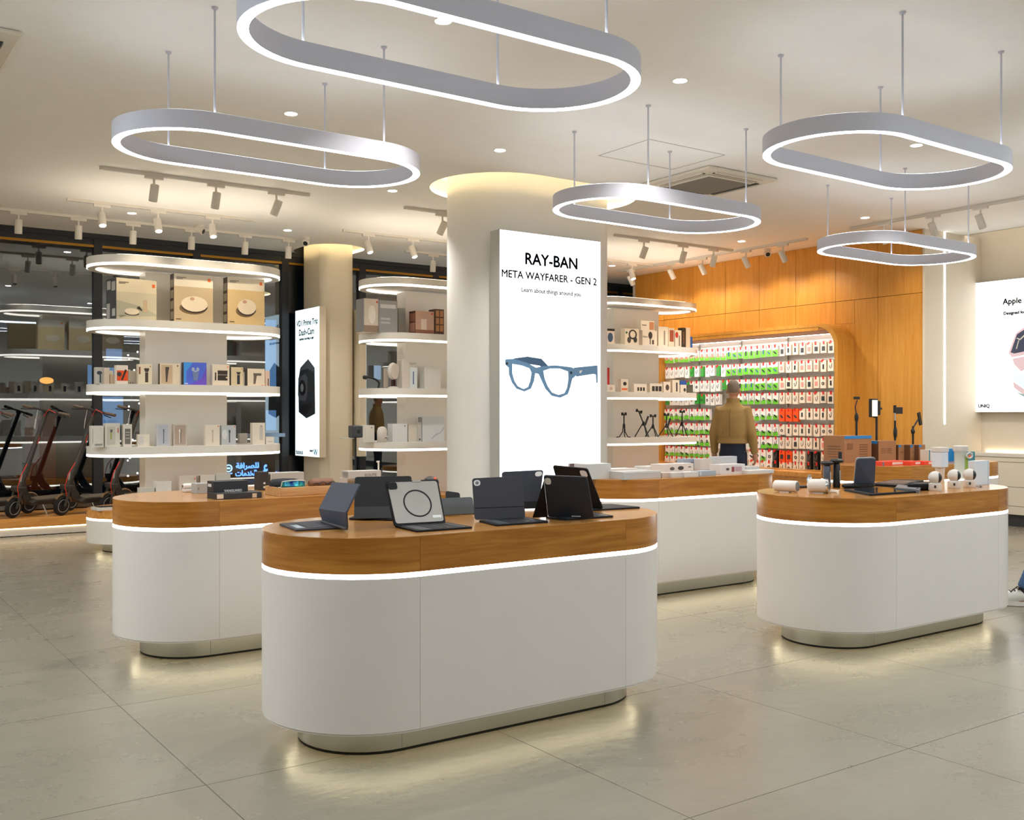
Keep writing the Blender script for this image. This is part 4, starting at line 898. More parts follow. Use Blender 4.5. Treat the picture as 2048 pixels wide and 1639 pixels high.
MB().tube([(0, 0, .02), (0, 0, .11)], .012).build('stem', M_BLACK, t); MB().lathe([(.06, 0), (.06, .015), (.02, .025)], 18).build('base', M_WHITE, t, True)
t = thing('phone_gimbal', 'black phone gimbal holding a pale blue screen, third shelf left', 'gimbal', at_shelf(752, 10.5, zC))
MB().box(-.03, .06, -.01, 0, .1, .26).build('phone', K((150, 184, 224)), t, bevel=.003); MB().tube([(-.15, 0, .13), (-.06, 0, .12), (0, 0, .1), (.04, 0, .06), (.03, 0, 0)], .013).build('arm', M_BLACK, t, True)
MB().lathe([(.02, 0), (.026, .02), (.02, .04)], 12, M=Matrix.Translation((-.16, 0, .12)) @ Matrix.Rotation(PI / 2, 4, 'Y')).build('joint', M_BLACK, t, True); MB().box(-.09, -.03, .005, .02, .12, .26).build('bracket', M_DGREY, t)
t = thing('tablet', 'upright dark-edged tablet behind the gimbal', 'tablet', at_shelf(772, 10.6, zC)); MB().box(-.04, .04, 0, .012, 0, .25).build('body', M_DGREY, t, bevel=.004); MB().box(-.035, .035, -.001, 0, .01, .24).build('screen', K((190, 180, 166)), t)
# goods on the right tower
g = 'goods on the right tower'
carton('white box with a blue neck pillow picture', 1213, 1229, 657, zB, 10.5, .1, (226, 216, 206), [('e', 'picture_pillow', .15, .15, .8, .75, (60, 84, 120)), ('r', 'black_header', 0, .86, 1, 1, DK)], group=g)
carton('white box picturing black over-ear headphones', 1250, 1278, 657, zB, 10.44, .09, (240, 228, 210), [('e', 'picture_headband', .25, .35, .85, .95, (52, 50, 54)), ('e', 'picture_gap', .36, .45, .74, .86, (240, 228, 210)), ('e', 'picture_ear_cup', .16, .12, .42, .5, (70, 68, 72)), ('e', 'picture_ear_cup', .6, .16, .86, .52, (62, 60, 64)), ('e', 'green_seal', .04, .68, .18, .82, (30, 110, 90))], group=g)
carton('white box picturing a black hand fan, below another box', 1285, 1314, 660.5, zB, 10.44, .09, (240, 230, 214), [('e', 'picture_fan', .4, .45, .68, .92, (60, 56, 54)), ('r', 'picture_handle', .5, .12, .56, .5, (60, 56, 54)), ('r', 'picture_mount', .66, .12, .78, .4, (70, 60, 54)), ('t', 'lettering', .04, .5, .34, .7, DK, 'hoco')], group=g)
o = carton('upper white box with a photo, stacked on fan box', 1282, 1309, 641.5, PV(1295, 660.8, 10.44).z, 10.44, .09, (242, 232, 218), [('r', 'picture_hand', .62, .1, .95, .9, (200, 140, 100)), ('r', 'small_print', .08, .5, .4, .6, (120, 110, 100))], group=g)
for lb, a, b2, yt, c, ar in [('white box edge with a silver wand print', 1317, 1336, 653, (240, 230, 212), [('r', 'picture_wand', .55, .1, .7, .8, (150, 140, 130))]), ('white box with a red and brown photo', 1337, 1348.5, 656, (236, 222, 200), [('r', 'picture_photo', .2, .3, .9, .9, (160, 80, 56))]),
                             ('white box with a red ring and black cable', 1350, 1363, 660, (240, 230, 214), [('e', 'red_ring', .05, .55, .5, .9, (190, 50, 40)), ('r', 'picture_cable', .6, .1, .72, .7, (70, 60, 56))]), ('black box edge between cream boxes', 1363.8, 1371.5, 655, (52, 44, 40), [('r', 'picture_strip', .3, .2, .6, .8, (120, 84, 60))]),
                             ('cream box at the top shelf right end', 1372, 1380.5, 655, (230, 212, 186), []), ('blue box edge at the far right of top shelf', 1380.8, 1385, 673, (40, 90, 170), [])]:
    carton(lb, a, b2, yt, zB, 10.46, .08, c, ar, group=g)
for lb, a, b2, yt, c, ar in [('tall red box beside the pillar', 1212, 1219, 735, (206, 40, 40), []), ('low white box with pink cup print in front of red box', 1214, 1230, 769, (236, 226, 216), [('e', 'picture_cup', .3, .2, .7, .7, (200, 170, 160))]),
                             ('white box with orange stripe and black earbuds', 1242, 1256, 758, (238, 226, 208), [('e', 'picture_buds', .3, .5, .8, .8, (44, 44, 48)), ('r', 'orange_stripe', .1, .15, .9, .3, (230, 110, 60))]), ('wide white box with three dark squares, near earbuds box', 1268, 1293.5, 767.5, (240, 230, 214), [('r', 'picture_square', .26 + .22 * i, .16, .4 + .22 * i, .6, DK) for i in range(3)]),
                             ('wide white box with three larger black squares', 1300, 1325, 766.5, (236, 224, 206), [('r', 'picture_square', .16 + .27 * i, .14, .38 + .27 * i, .7, (50, 46, 46)) for i in range(3)]), ('white box with dark coil print', 1327, 1341, 763, (238, 226, 210), [('e', 'picture_coil', .3, .2, .8, .75, (80, 66, 60))]),
                             ('narrow tall white box with a dark torch print', 1345, 1359, 759.5, (240, 228, 210), [('r', 'picture_torch', .5, .1, .72, .8, (60, 54, 52))]), ('white box with small dark camera print', 1361, 1373, 769, (236, 226, 212), [('e', 'picture_camera', .5, .15, .9, .6, (50, 48, 48))]),
                             ('dark olive square box at the shelf right end', 1374.5, 1386, 769, (82, 80, 70), [])]:
    carton(lb, a, b2, yt, zC, 10.46 if 'red box beside' not in lb else 10.55, .06, c, ar, group=g)
carton('small bright blue box raised behind the camera-print box', 1361, 1373, 761, zC, 10.56, .05, (40, 92, 180), group=g)
# tripods on the right tower
def tripod(label, px, v, hgt, spread, lean=0., kind=0, group='small black tripods'):
    t = thing('mini_tripod', label, 'tripod', at_shelf(px, v, zD), rnd.uniform(0, .4), group)
    hh = hgt * .45
    for i in range(3):
        a = i * 2.094 + .4; dx, dy = math.cos(a), math.sin(a)
        pts = [(dx * .012, dy * .012, hh), (dx * .02, dy * .02, hh * .5), (dx * spread * .6, dy * spread * .6, .012), (dx * spread, dy * spread, .007)] if kind == 0 else [(dx * .012, dy * .012, hh), (dx * spread, dy * spread, .006)]
        MB().tube(pts, .007 if kind == 0 else .0075, 8).build('leg', M_BLACK, t, True)
    MB().lathe([(.016, hh - .03), (.02, hh), (.014, hh + .03)], 12).build('collar', M_BLACK, t, True)
    top = Vector((math.sin(lean) * hgt * .5, 0, hh + math.cos(lean) * hgt * .42))
    MB().tube([(0, 0, hh), top], .009, 8).build('neck', M_BLACK, t, True)
    MB().box(-.045, .045, -.012, .012, 0, .014, M=Matrix.Translation(top) @ Matrix.Rotation(-lean * .6, 4, 'Y')).box(-.05, -.036, -.014, .014, -.01, .03, M=Matrix.Translation(top) @ Matrix.Rotation(-lean * .6, 4, 'Y')).box(.036, .05, -.014, .014, -.01, .03, M=Matrix.Translation(top) @ Matrix.Rotation(-lean * .6, 4, 'Y')).build('phone_clamp', M_BLACK, t)
    if kind == 2: MB().tube([(.03, 0, hh - .02), (.09, 0, hh + .1)], .014, 8).build('grip', M_DGREY, t, True)
tripod('leftmost small tripod with curled flexible legs', 1248, 10.5, .36, .11)
tripod('tripod with phone clamp tilted far left, second from left', 1287, 10.5, .42, .12, -.42, 2)
tripod('middle small tripod with a flat level clamp', 1306, 10.46, .33, .11, 0, 1)
tripod('fourth small tripod, thick grip folded beside its neck', 1333, 10.5, .35, .12, 0, 2)
tripod('rightmost small tripod with a tall upright clamp', 1364, 10.52, .4, .1, .03, 1)
# cartons on the window side of the towers (seen mirrored in the glass)
for i, (du, c, lb) in enumerate(((-.34, (216, 196, 150), 'cream vacuum carton on the window side, mirrored left'), (.08, (206, 184, 140), 'cream vacuum carton on the window side, mirrored middle'), (.5, (190, 170, 140), 'beige carton on the window side, mirrored right'))):
    o = MB().box(-.18, .18, 0, .14, 0, .43).build('vacuum_box', K(c), None, bevel=.002); o.location = (SU[0][0] + du, 11.03, zB); tag(o, lb, 'box', 'cartons on the window side')
    MB().prism([(.02 + .1 * math.cos(t), .17 + .05 * math.sin(t)) for t in [2 * PI * k / 16 for k in range(16)]], .14, .142, axis='y').build('picture_robot', K((238, 226, 206)), o)
    MB().box(-.18, .18, .14, .1408, .33, .43).build('title_band', K((244, 236, 220)), o)
    MB().box(.13, .155, .1408, .142, .38, .405).build('brand_mark', K(OR), o)
for i in range(8):
    o = MB().box(-.05, .05, 0, .05, 0, .15 + .02 * (i % 3)).build('product_box', K([(236, 226, 206), (214, 206, 196), (228, 214, 184)][i % 3]), None, bevel=.002); o.location = (SU[0][0] - .75 + i * .2, 11.08 if abs(i - 3.5) < 3 else 10.98, zC)
    tag(o, f'small pale box mirrored in the glass, {ORD[i]} in its row', 'box', 'small boxes on the window side')
    MB().box(-.018, .018, .05, .051, .03, .11).build('picture_item', K(DK), o)

# ------------------------------------------------------------------ tablet cases on the front table
TZ = .9
M_NAVY = mat('case_navy', (40, 46, 58), .6); M_CHAR = mat('case_charcoal', (58, 58, 66), .7); M_JET = mat('case_black', (18, 19, 22), .55, spec=.25); M_SLATE = mat('case_slate', (66, 70, 84), .65)
M_KEYS = mat('key_surface', (70, 74, 80), .3, spec=.8); M_KEY = mat('key_cap', (30, 32, 36), .4)
def bil(q, s, t): return (q[0] * (1 - s) + q[1] * s) * (1 - t) + (q[3] * (1 - s) + q[2] * s) * t
def slab(q, th, r=.012, lift=0.):
    """rounded thin slab on quad q = bottom-left, bottom-right, top-right, top-left"""
    q = [Vector(p) for p in q]; W = (q[1] - q[0]).length; Hh = (q[3] - q[0]).length
    n = (q[1] - q[0]).cross(q[3] - q[0]).normalized()
    a, b_ = min(r / W, .45), min(r / Hh, .45); P = []
    for (cx, cyy, t0) in ((a, b_, PI), (1 - a, b_, 1.5 * PI), (1 - a, 1 - b_, 0), (a, 1 - b_, .5 * PI)):
        for i in range(5):
            t = t0 + PI / 2 * i / 4; P.append(bil(q, cx + a * math.cos(t), cyy + b_ * math.sin(t)) + n * lift)
    m = len(P); vs = P + [p + n * th for p in P]
    return MB().add(vs, [tuple(range(m))[::-1], tuple(range(m, 2 * m))] + [(i, (i + 1) % m, m + (i + 1) % m, m + i) for i in range(m)])
def sub(q, s0, s1, t0, t1): q = [Vector(p) for p in q]; return [bil(q, s0, t0), bil(q, s1, t0), bil(q, s1, t1), bil(q, s0, t1)]
def case(label, hinge, top, base, m_back, m_base, cut=None, extra=None, fold=None, keys=True, th=.008):
    A, B = PZ(*hinge[0], TZ + .008), PZ(*hinge[1], TZ + .008); e = (B - A).normalized()
    t = thing('tablet_case', label, 'tablet case', (A.x, A.y, TZ), 0, 'tablet cases on the front table')
    off = Vector((A.x, A.y, TZ)); L_ = lambda q: [Vector(p) - off for p in q]
    T0 = PP(*top[0], A, e); T1 = PP(*top[1], A, (B - A).cross(T0 - A).normalized())
    if fold:
        F0 = PP(*fold[0], A, e); F1 = PP(*fold[1], A, (B - A).cross(F0 - A).normalized())
        T0 = PP(*top[0], F0, e); T1 = PP(*top[1], F0, (F1 - F0).cross(T0 - F0).normalized())
        slab(L_([A, B, F1, F0]), th, .006, -th).build('lower_flap', m_back, t); q = L_([F0, F1, T1, T0])
    else: q = L_([A, B, T1, T0])
    n = (q[1] - q[0]).cross(q[3] - q[0]).normalized()
    slab(q, th, .012, -th).build('cover', m_back, t, bevel=.0015)
    if base:
        bq = L_([PZ(x, y, TZ + .0) for x, y in base])
        if (bq[1] - bq[0]).cross(bq[3] - bq[0]).z < 0: bq = [bq[1], bq[0], bq[3], bq[2]]
        slab(bq, .0075, .01, .0005).build('base', m_base, t)
        if keys:
            slab(sub(bq, .05, .95, .08, .92), .001, .006, .008).build('keyboard', M_KEYS, t)
            b_ = MB()
            for i in range(10):
                for j in range(4):
                    k = slab(sub(bq, .08 + i * .085, .15 + i * .085, .3 + j * .145, .42 + j * .145), .0012, .002, .009); b_.add(k.v, k.f)
            kk = b_.build('keys', M_KEY, t); kk['kind'] = 'stuff'
    return t, q, n
M_CLEAR = mat('frosted_clear_back', (176, 172, 164), .3, .35, noise=.08, nscale=9)
t, q, n = case('tablet case at the left end, bent cover over open keyboard', [(644.6, 1042.7), (693.4, 1057)], [(664.5, 963), (718.7, 967)], [(558, 1050), (592, 1062.6), (693.4, 1057), (644.6, 1042.7)], M_SLATE, M_CHAR, fold=[(637, 1017), (691.6, 1024.7)], keys=False)
bq = [PZ(x, y, TZ) - Vector(t.location) for x, y in ((592, 1062.6), (693.4, 1057), (644.6, 1042.7), (558, 1050))]
slab(sub(bq, .3, .9, .1, .9), .001, .004, .0085).build('trackpad_panel', M_CHAR, t); slab(sub(bq, .08, .24, .15, .6), .001, .003, .0085).build('silver_patch', mat('silver_patch', (190, 196, 206), .2, .4), t)
MB().tube([Vector(PZ(644.6, 1042.7, TZ + .014)) - Vector(t.location), Vector(PZ(693.4, 1057, TZ + .014)) - Vector(t.location)], .0065, 8).build('hinge', M_DGREY, t, True)
t, q, n = case('plain black tablet case behind the round-window case', [(708, 1037.5), (822, 1036)], [(709.6, 953), (823, 951)], [(697, 1039), (800, 1042), (828, 1036), (712, 1033)], M_JET, M_JET, keys=False)
slab(sub(q, .0, 1, .0, .27), .002, .002, .0025).build('lower_flap', mat('case_black_matt', (30, 31, 34), .6), t)
t, q, n = case('black-edged clear tablet case with a large round window', [(789, 1052), (892, 1046)], [(769, 961.4), (876, 958)], [(789, 1054), (834, 1064.6), (946, 1056.5), (892, 1047)], M_JET, M_JET)
slab(sub(q, .035, .965, .05, .96), .001, .012, .0015).build('clear_back', M_CLEAR, t)
cc = bil(q, .52, .47); ex = (q[1] - q[0]).normalized(); ez = (q[3] - q[0]).normalized()
ci = lambda r, lift: [cc + ex * r * math.cos(a) + ez * r * math.sin(a) + n * lift for a in [2 * PI * i / 32 for i in range(32)]]
o1, i1 = ci(.066, .0016), ci(.060, .0016); o2, i2 = ci(.066, .004), ci(.060, .004); N = 32
MB().add(o1 + o2 + i2 + i1, [(k * N + i, k * N + (i + 1) % N, ((k + 1) % 4) * N + (i + 1) % N, ((k + 1) % 4) * N + i) for k in range(4) for i in range(N)]).build('window_ring', M_JET, t)
MB().poly(ci(.060, .0022)).build('round_window', mat('window_film', (138, 132, 118), .15, .3), t)
slab(sub(q, .03, .2, .8, .95), .002, .008, .004).build('camera_surround', M_JET, t); slab(sub(q, .5, .66, .945, .985), .002, .003, .003).build('top_clip', M_CLEAR, t)
slab(sub(q, .76, .93, .13, .19), .0012, .003, .0022).build('sticker', M_PWHITE, t)
t, q, n = case('dark grey tablet case with camera hole, right of centre', [(950, 1039), (1051, 1035.5)], [(944.6, 956), (1044, 951)], [(957, 1043.5), (993, 1052.5), (1098, 1045), (1051, 1036.5)], M_CHAR, M_JET)
slab(sub(q, 0, 1, .272, .285), .0006, .001, .001).build('crease', M_JET, t)
slab(sub(q, .02, .15, .81, .95), .0012, .012, .0012).build('camera_cutout', mat('cutout_light', (232, 232, 232), .5), t); slab(sub(q, .05, .12, .84, .92), .0012, .008, .0022).build('camera_pad', M_MG, t)
t, q, n = case('navy tablet case standing behind the dark grey one', [(1010, 1018), (1078, 1015.6)], [(1004, 943), (1087, 939)], None, M_NAVY, M_JET)
slab(sub(q, .8, .97, .83, .96), .0012, .014, .0012).build('camera_cutout', mat('cutout_light', (232, 232, 232), .5), t)
slab(sub(q, 0, 1, 0, .18), .002, .002, .0022).build('lower_flap', M_JET, t)
t, q, n = case('blue-black tablet case with side gusset, at the right', [(1096, 1033.7), (1188, 1035.5)], [(1087, 950.6), (1174, 954)], [(1090, 1036), (1130.6, 1041), (1228, 1034), (1190, 1027)], M_NAVY, M_JET)
slab(sub(q, .02, .16, .8, .95), .0012, .012, .0012).build('camera_cutout', mat('cutout_light', (232, 232, 232), .5), t)
slab(sub(q, .52, .72, .03, .05), .0012, .001, .0012).build('white_mark', M_PWHITE, t)
off = Vector(t.location)
MB().add([q[0], q[3] * .9 + q[0] * .1, q[0] + Vector((-.075, .02, 0))], [(0, 1, 2)]).build('gusset', M_JET, t)
t, q, n = case('rearmost black tablet case leaning right at table end', [(1128, 1013), (1206, 1018)], [(1105, 930.7), (1174, 937)], [(1187, 1021.5), (1281, 1016), (1222, 1010), (1150, 1011)], M_JET, M_JET, keys=False)
slab(sub(q, .76, .95, .8, .95), .0012, .012, .0012).build('camera_cutout', mat('cutout_light', (232, 232, 232), .5), t)
t, q, n = case('low grey-topped folded tablet case lying between the upright ones', [(885, 1030), (950, 1026.5)], [(880, 996), (945, 993)], [(885, 1031), (950, 1027.5), (960, 1018), (892, 1019)], mat('case_grey_green', (86, 90, 92), .5), M_JET, keys=False, th=.014)
t, q, n = case('small dark folded case far behind, left of centre', [(893, 1019), (921, 1017.5)], [(892, 981), (920, 985)], None, mat('case_far_dark', (48, 52, 56), .6), M_JET, keys=False)

# ------------------------------------------------------------------ goods on the other tables
def ontable(label, px0, px1, ytop, ybot, depth, col, arts=(), sarts=(), rz=0., name='product_box', cat='box', group=None, side=None, z=TZ, m=None):
    v = PZ((px0 + px1) / 2, ybot, z).y
    return carton(label, px0, px1, ytop, z, v, depth, col, arts, sarts, name, cat, group, side, rz, m)
g = 'boxes on the left table'
ontable('black box with silver VANGUARD lettering', 427, 496, 961.5, 995, .11, (36, 38, 44), [('t', 'lettering', .3, .3, .82, .56, (224, 222, 218), 'VANGUARD', .03)], [('r', 'silver_label', .3, .66, .85, .84, (196, 196, 196))], group=g)
ontable('flat glossy grey-black case in front of the VANGUARD box', 434, 524, 985, 997, .17, (40, 40, 44), [('r', 'cream_end', 0, .15, .14, .9, (222, 206, 186)), ('r', 'small_mark', .78, .1, .88, .8, (200, 180, 150))], group=g, name='glossy_case')
ontable('small grey box left of the VANGUARD box', 393, 421, 966.5, 986.5, .1, (164, 164, 160), [('r', 'small_print', .1, .4, .2, .6, (120, 120, 116))], group=g)
t = thing('charger', 'little white gadget at the far left of left table', 'charger', tuple(PZ(380, 983, TZ)))
MB().box(-.04, .04, -.03, .03, 0, .018).build('dock', M_WHITE, t, bevel=.004); MB().lathe([(.012, -.03), (.017, -.026), (.017, .026), (.012, .03)], 14, M=Matrix.Translation((-.015, 0, .036)) @ Matrix.Rotation(PI / 2, 4, 'Y')).build('roller', M_WHITE, t, True); MB().tube([(.0, 0, .03), (.04, 0, .03)], .01).build('arm', M_WHITE, t, True); MB().lathe([(.001, -.0312), (.009, -.0312), (.009, -.03), (.001, -.03)], 12, M=Matrix.Translation((-.015, 0, .036)) @ Matrix.Rotation(PI / 2, 4, 'Y')).build('lens', M_BLACK, t)
ontable('black box with two white pictograms beside the tray', 520, 537, 943.5, 980, .1, (44, 42, 40), [('r', 'pictogram', .4, .34, .64, .44, (220, 216, 210)), ('r', 'pictogram', .4, .12, .64, .22, (220, 216, 210))], group=g)
ontable('large grey box with small dark lettering behind the tray', 541, 608, 944.5, 977, .1, (176, 174, 168), [('t', 'lettering', .48, .45, .82, .62, (90, 88, 84), 'DISNANT'), ('r', 'pale_edge', .0, 0, .03, 1, (214, 208, 200))], group=g)
ontable('flat white leaflet between black box and case', 497, 520, 971, 975, .1, (226, 220, 210), group=g, name='leaflet', cat='leaflet')
# sunglasses tray
a, b2 = PZ(521, 985, TZ), PZ(668, 985, TZ); fl_ = PZ(560, 992.5, TZ)
t = thing('display_tray', 'shallow oak tray holding sunglasses on the left table', 'tray', ((fl_.x + PZ(672, 985, TZ).x) / 2, fl_.y + .1, TZ), 0)
W2 = (PZ(672, 985, TZ).x - fl_.x) / 2
MB().box(-W2, W2, -.1, .1, 0, .03).build('tray_floor', M_TRAY, t)
for (x0, x1, y0, y1) in ((-W2, W2, -.11, -.1), (-W2, W2, .1, .11), (-W2 - .01, -W2, -.11, .11), (W2, W2 + .01, -.11, .11)): MB().box(x0, x1, y0, y1, 0, .052).build('rim', M_TRAY, t, bevel=.002)
tv = fl_.y + .1; tz = TZ + .03
q0 = PV(568, 968, tv + .03)
t = thing('glasses_case', 'rounded black glasses case behind the mirrored sunglasses', 'glasses case', (q0.x, tv + .035, tz))
MB().lathe([(.02, -.085), (.036, -.07), (.04, 0), (.036, .07), (.02, .085)], 16, M=Matrix.Translation((0, 0, .034)) @ Matrix.Rotation(PI / 2, 4, 'Y') @ Matrix.Diagonal((.85, 1, 1, 1))).build('shell', mat('case_fabric', (34, 36, 42), .8), t, True); MB().tube([(-.07, -.036, .034), (.07, -.036, .034)], .0015, 6).build('zip', M_DGREY, t)
q0 = PV(586, 970, tv - .05)
t = thing('sunglasses', 'wraparound sunglasses with blue-green mirrored lens', 'sunglasses', (q0.x, tv - .045, tz))
MV = bpy.data.materials.new('mirrored_visor'); MV.use_nodes = True
nt = MV.node_tree; bb = nt.nodes['Principled BSDF']; tcn = nt.nodes.new('ShaderNodeTexCoord'); gr = nt.nodes.new('ShaderNodeTexNoise'); gr.inputs['Scale'].default_value = 22
rp = nt.nodes.new('ShaderNodeValToRGB'); rp.color_ramp.elements[0].position = .35; rp.color_ramp.elements[0].color = (.01, .03, .35, 1); rp.color_ramp.elements[1].position = .62; rp.color_ramp.elements[1].color = (.1, .75, .75, 1)
nt.links.new(tcn.outputs['Object'], gr.inputs['Vector']); nt.links.new(gr.outputs['Fac'], rp.inputs[0]); nt.links.new(rp.outputs[0], bb.inputs['Base Color']); bb.inputs['Metallic'].default_value = .85; bb.inputs['Roughness'].default_value = .12
arc = [(.078 * math.sin(a), -.03 * math.cos(a)) for a in [-1.35 + 2.7 * i / 14 for i in range(15)]]
hz_ = [.018 + .036 * math.cos((i / 14 - .5) * 1.6) ** .6 for i in range(15)]
hz_[0] = .02; hz_[14] = .02
b_ = MB(); vs = [(x, y, .004) for x, y in arc] + [(x, y - .002, .004 + h) for (x, y), h in zip(arc, hz_)]
b_.add(vs, [(i, i + 1, 16 + i, 15 + i) for i in range(14)]); b_.build('lens', MV, t, True)
MB().tube([(x, y - .002, .005 + h) for (x, y), h in zip(arc, hz_)], .003, 6).build('frame', M_WHITE, t, True)
MB().tube([(arc[0][0], arc[0][1], .02), (arc[0][0] + .01, .07, .014)], .003, 6).build('temple', M_WHITE, t); MB().tube([(arc[14][0], arc[14][1], .02), (arc[14][0] - .01, .07, .014)], .003, 6).build('temple', M_WHITE, t)
q0 = PV(645, 968, tv)
t = thing('glasses_case', 'brown leather glasses case at the tray right side', 'glasses case', (q0.x, tv + .02, tz))
MB().lathe([(.02, -.08), (.033, -.068), (.035, 0), (.033, .068), (.02, .08)], 14, M=Matrix.Translation((0, 0, .03)) @ Matrix.Rotation(PI / 2, 4, 'Y') @ Matrix.Diagonal((.85, 1, 1, 1))).build('shell', mat('brown_leather', (120, 74, 48), .5), t, True); MB().tube([(-.065, -.032, .032), (.065, -.032, .032)], .0015, 6).build('seam', M_DGREY, t)
t = thing('sunglasses', 'black folded sunglasses in front of the brown case', 'sunglasses', (q0.x + .01, tv - .05, tz))
for sx in (-1, 1):
    rg = [(sx * .032 + .027 * math.cos(a), -.0, .022 + .02 * math.sin(a)) for a in [2 * PI * i / 16 for i in range(17)]]
    MB().tube(rg, .0028, 6, False).build('rim', M_BLACK, t, True); MB().tube([(sx * .062, 0, .034), (sx * .058, .05, .03)], .003, 6).build('temple', M_BLACK, t)
MB().tube([(-.006, 0, .028), (.006, 0, .028)], .003, 6).build('bridge', M_BLACK, t)
ontable('grey box with white side print, upper of two behind black case', 697, 762, 941, 955.5, .1, (178, 176, 172), [('t', 'lettering', .5, .2, .86, .6, (112, 110, 106), 'ROUTE')], [('r', 'side_lines', .1, .15 + i * .2, .8, .23 + i * .2, (120, 120, 116)) for i in range(4)], group=g, z=TZ + .07)
ontable('grey box, lower of the two behind the black case', 695, 764, 955, 974, .12, (184, 182, 178), [('r', 'small_print', .1, .4, .3, .5, (140, 138, 134))], group=g)
q0 = PZ(757, 972, TZ); t = thing('stylus_stand', 'white stylus standing upright at the left table end', 'stylus', (q0.x, q0.y, TZ))
MB().lathe([(.022, 0), (.022, .008), (.006, .012)], 14).build('base', M_WHITE, t, True); MB().tube([(0, 0, .01), (0, 0, .15), (-.003, 0, .17)], [.006, .006, .008], 8).build('stylus', M_WHITE, t, True); MB().box(-.014, .006, -.006, .006, .16, .17).build('hook', M_WHITE, t, bevel=.002)
q0 = PZ(862, 975, TZ); t = thing('helmet_light', 'small black rounded gadget with red mark at table end', 'gadget', (q0.x, q0.y, TZ))
MB().ball((0, 0, .035), .055, .05, .042).build('shell', M_BLACK, t, True); MB().ball((.01, -.03, .06), .014, .01, .01).build('red_mark', M_ORNG, t, True); MB().tube([(-.05, -.01, .02), (-.09, -.02, .01)], .004).build('strap', M_BLACK, t)
# middle table: grey and white phone-accessory boxes
g = 'pale boxes on the middle table'
ph = lambda x, w=.12, c=(110, 108, 110): ('r', 'picture_item', x, .2, x + w, .72, c)
for lb, a, b2, yt, yb, dp, c, ar in [
    ('large grey box with a pinkish portrait photo, left end', 1172, 1222, 927, 958, .14, (190, 190, 188), []),
    ('portrait photo face of the leftmost grey box', 1140, 1171, 926, 955, .02, (190, 164, 150), [('r', 'photo_dark', .0, .3, .4, 1, (96, 82, 80)), ('r', 'photo_skin', .5, .1, 1, .7, (206, 160, 140))]),
    ('low flat grey box behind the grey stack', 1226, 1276, 937, 951, .16, (198, 198, 196), []),
    ('flat silver-grey case at the front edge, left', 1248, 1322, 942, 957.5, .2, (178, 178, 176), [('r', 'edge_line', 0, .82, 1, .9, (214, 214, 212))]),
    ('thin pale sleeve box lying behind the silver case', 1294, 1337, 932, 939.5, .16, (206, 206, 204), []),
    ('white box with two dark earbud pictures', 1321, 1387, 927, 943, .12, (208, 208, 208), [('e', 'picture_buds', .28, .2, .42, .62, (90, 90, 94)), ('e', 'picture_buds', .52, .2, .7, .7, (60, 60, 64)), ('r', 'small_print', .84, .5, .92, .6, (60, 60, 64))]),
    ('small taupe-fronted box at the front edge', 1324, 1343, 945, 955, .1, (182, 168, 158), []),
    ('small silver box right of the taupe one', 1344, 1367, 944.5, 954.5, .1, (190, 190, 188), []),
    ('small light grey box, fourth along the front edge', 1369, 1397, 943.5, 953.5, .1, (196, 196, 194), []),
    ('low slate-blue box at the front edge', 1399, 1432, 941, 951, .1, (150, 164, 176), [('r', 'picture_window', .02, .1, .12, .9, (190, 200, 208))]),
    ('taller blue-grey box standing at the back', 1367, 1400, 917, 938, .08, (150, 164, 182), [('e', 'picture_cable', .4, .5, .6, .66, (60, 66, 80))]),
    ('taller light grey box beside the blue-grey one', 1401, 1425, 917, 938.5, .08, (196, 196, 194), []),
    ('tallest pale grey box at the back of table', 1431, 1474, 912.5, 936, .08, (194, 198, 204), []),
    ('white box with small accessory pictures on the right', 1441, 1490, 928, 948, .12, (206, 204, 204), [('e', 'picture_ball', .22, .4, .36, .66, (70, 66, 70)), ('r', 'picture_grid', .45, .25, .56, .75, (130, 60, 70)), ('r', 'picture_grid', .6, .3, .86, .75, (176, 150, 160))]),
    ('grey box behind the accessory-picture box', 1493, 1519, 932.5, 945, .12, (184, 184, 180), []),
    ('flat pale tray box overhanging the right end', 1496, 1548, 939.5, 946.5, .16, (202, 202, 200), [('r', 'edge_line', 0, .8, 1, .95, (226, 226, 224))])]:
    ontable(lb, a, b2, yt, yb, dp, c, ar, group=g)
# right table
def onz(px, py): return tuple(PZ(px, py, TZ))
def can_camera(label, px, py, yaw, L_, r, ring):
    t = thing('bullet_camera', label, 'camera', onz(px, py), yaw, 'white cylinder cameras')
    Mr = Matrix.Translation((0, 0, r + .004)) @ Matrix.Rotation(PI / 2, 4, 'Y')
    MB().lathe([(r * .6, -L_ / 2), (r * .95, -L_ / 2 + .01), (r, -L_ / 2 + .03), (r, L_ / 2 - .004), (r * .93, L_ / 2)], 24, M=Mr).build('body', M_WHITE, t, True)
    MB().lathe([(.001, L_ / 2), (r * .8, L_ / 2), (r * .8, L_ / 2 + .003), (.001, L_ / 2 + .003)], 24, M=Mr).build('lens', M_MG, t)
    if ring: MB().lathe([(r + .001, L_ / 2 - .016), (r + .003, L_ / 2 - .012), (r + .003, L_ / 2 - .002), (r * .9, L_ / 2 + .001)], 24, M=Mr).build('chrome_ring', mat('chrome', (214, 220, 228), .08, 1), t, True)
    MB().box(-.03, .03, -.02, .02, 0, .006).build('foot', M_WHITE, t)
    return t
can_camera('white cylinder camera lying at the left end, grey lens', 1571, 984, -1.3, .155, .035, False)
can_camera('white cylinder camera with chrome ring and cord', 1636, 986, -.95, .125, .042, True)
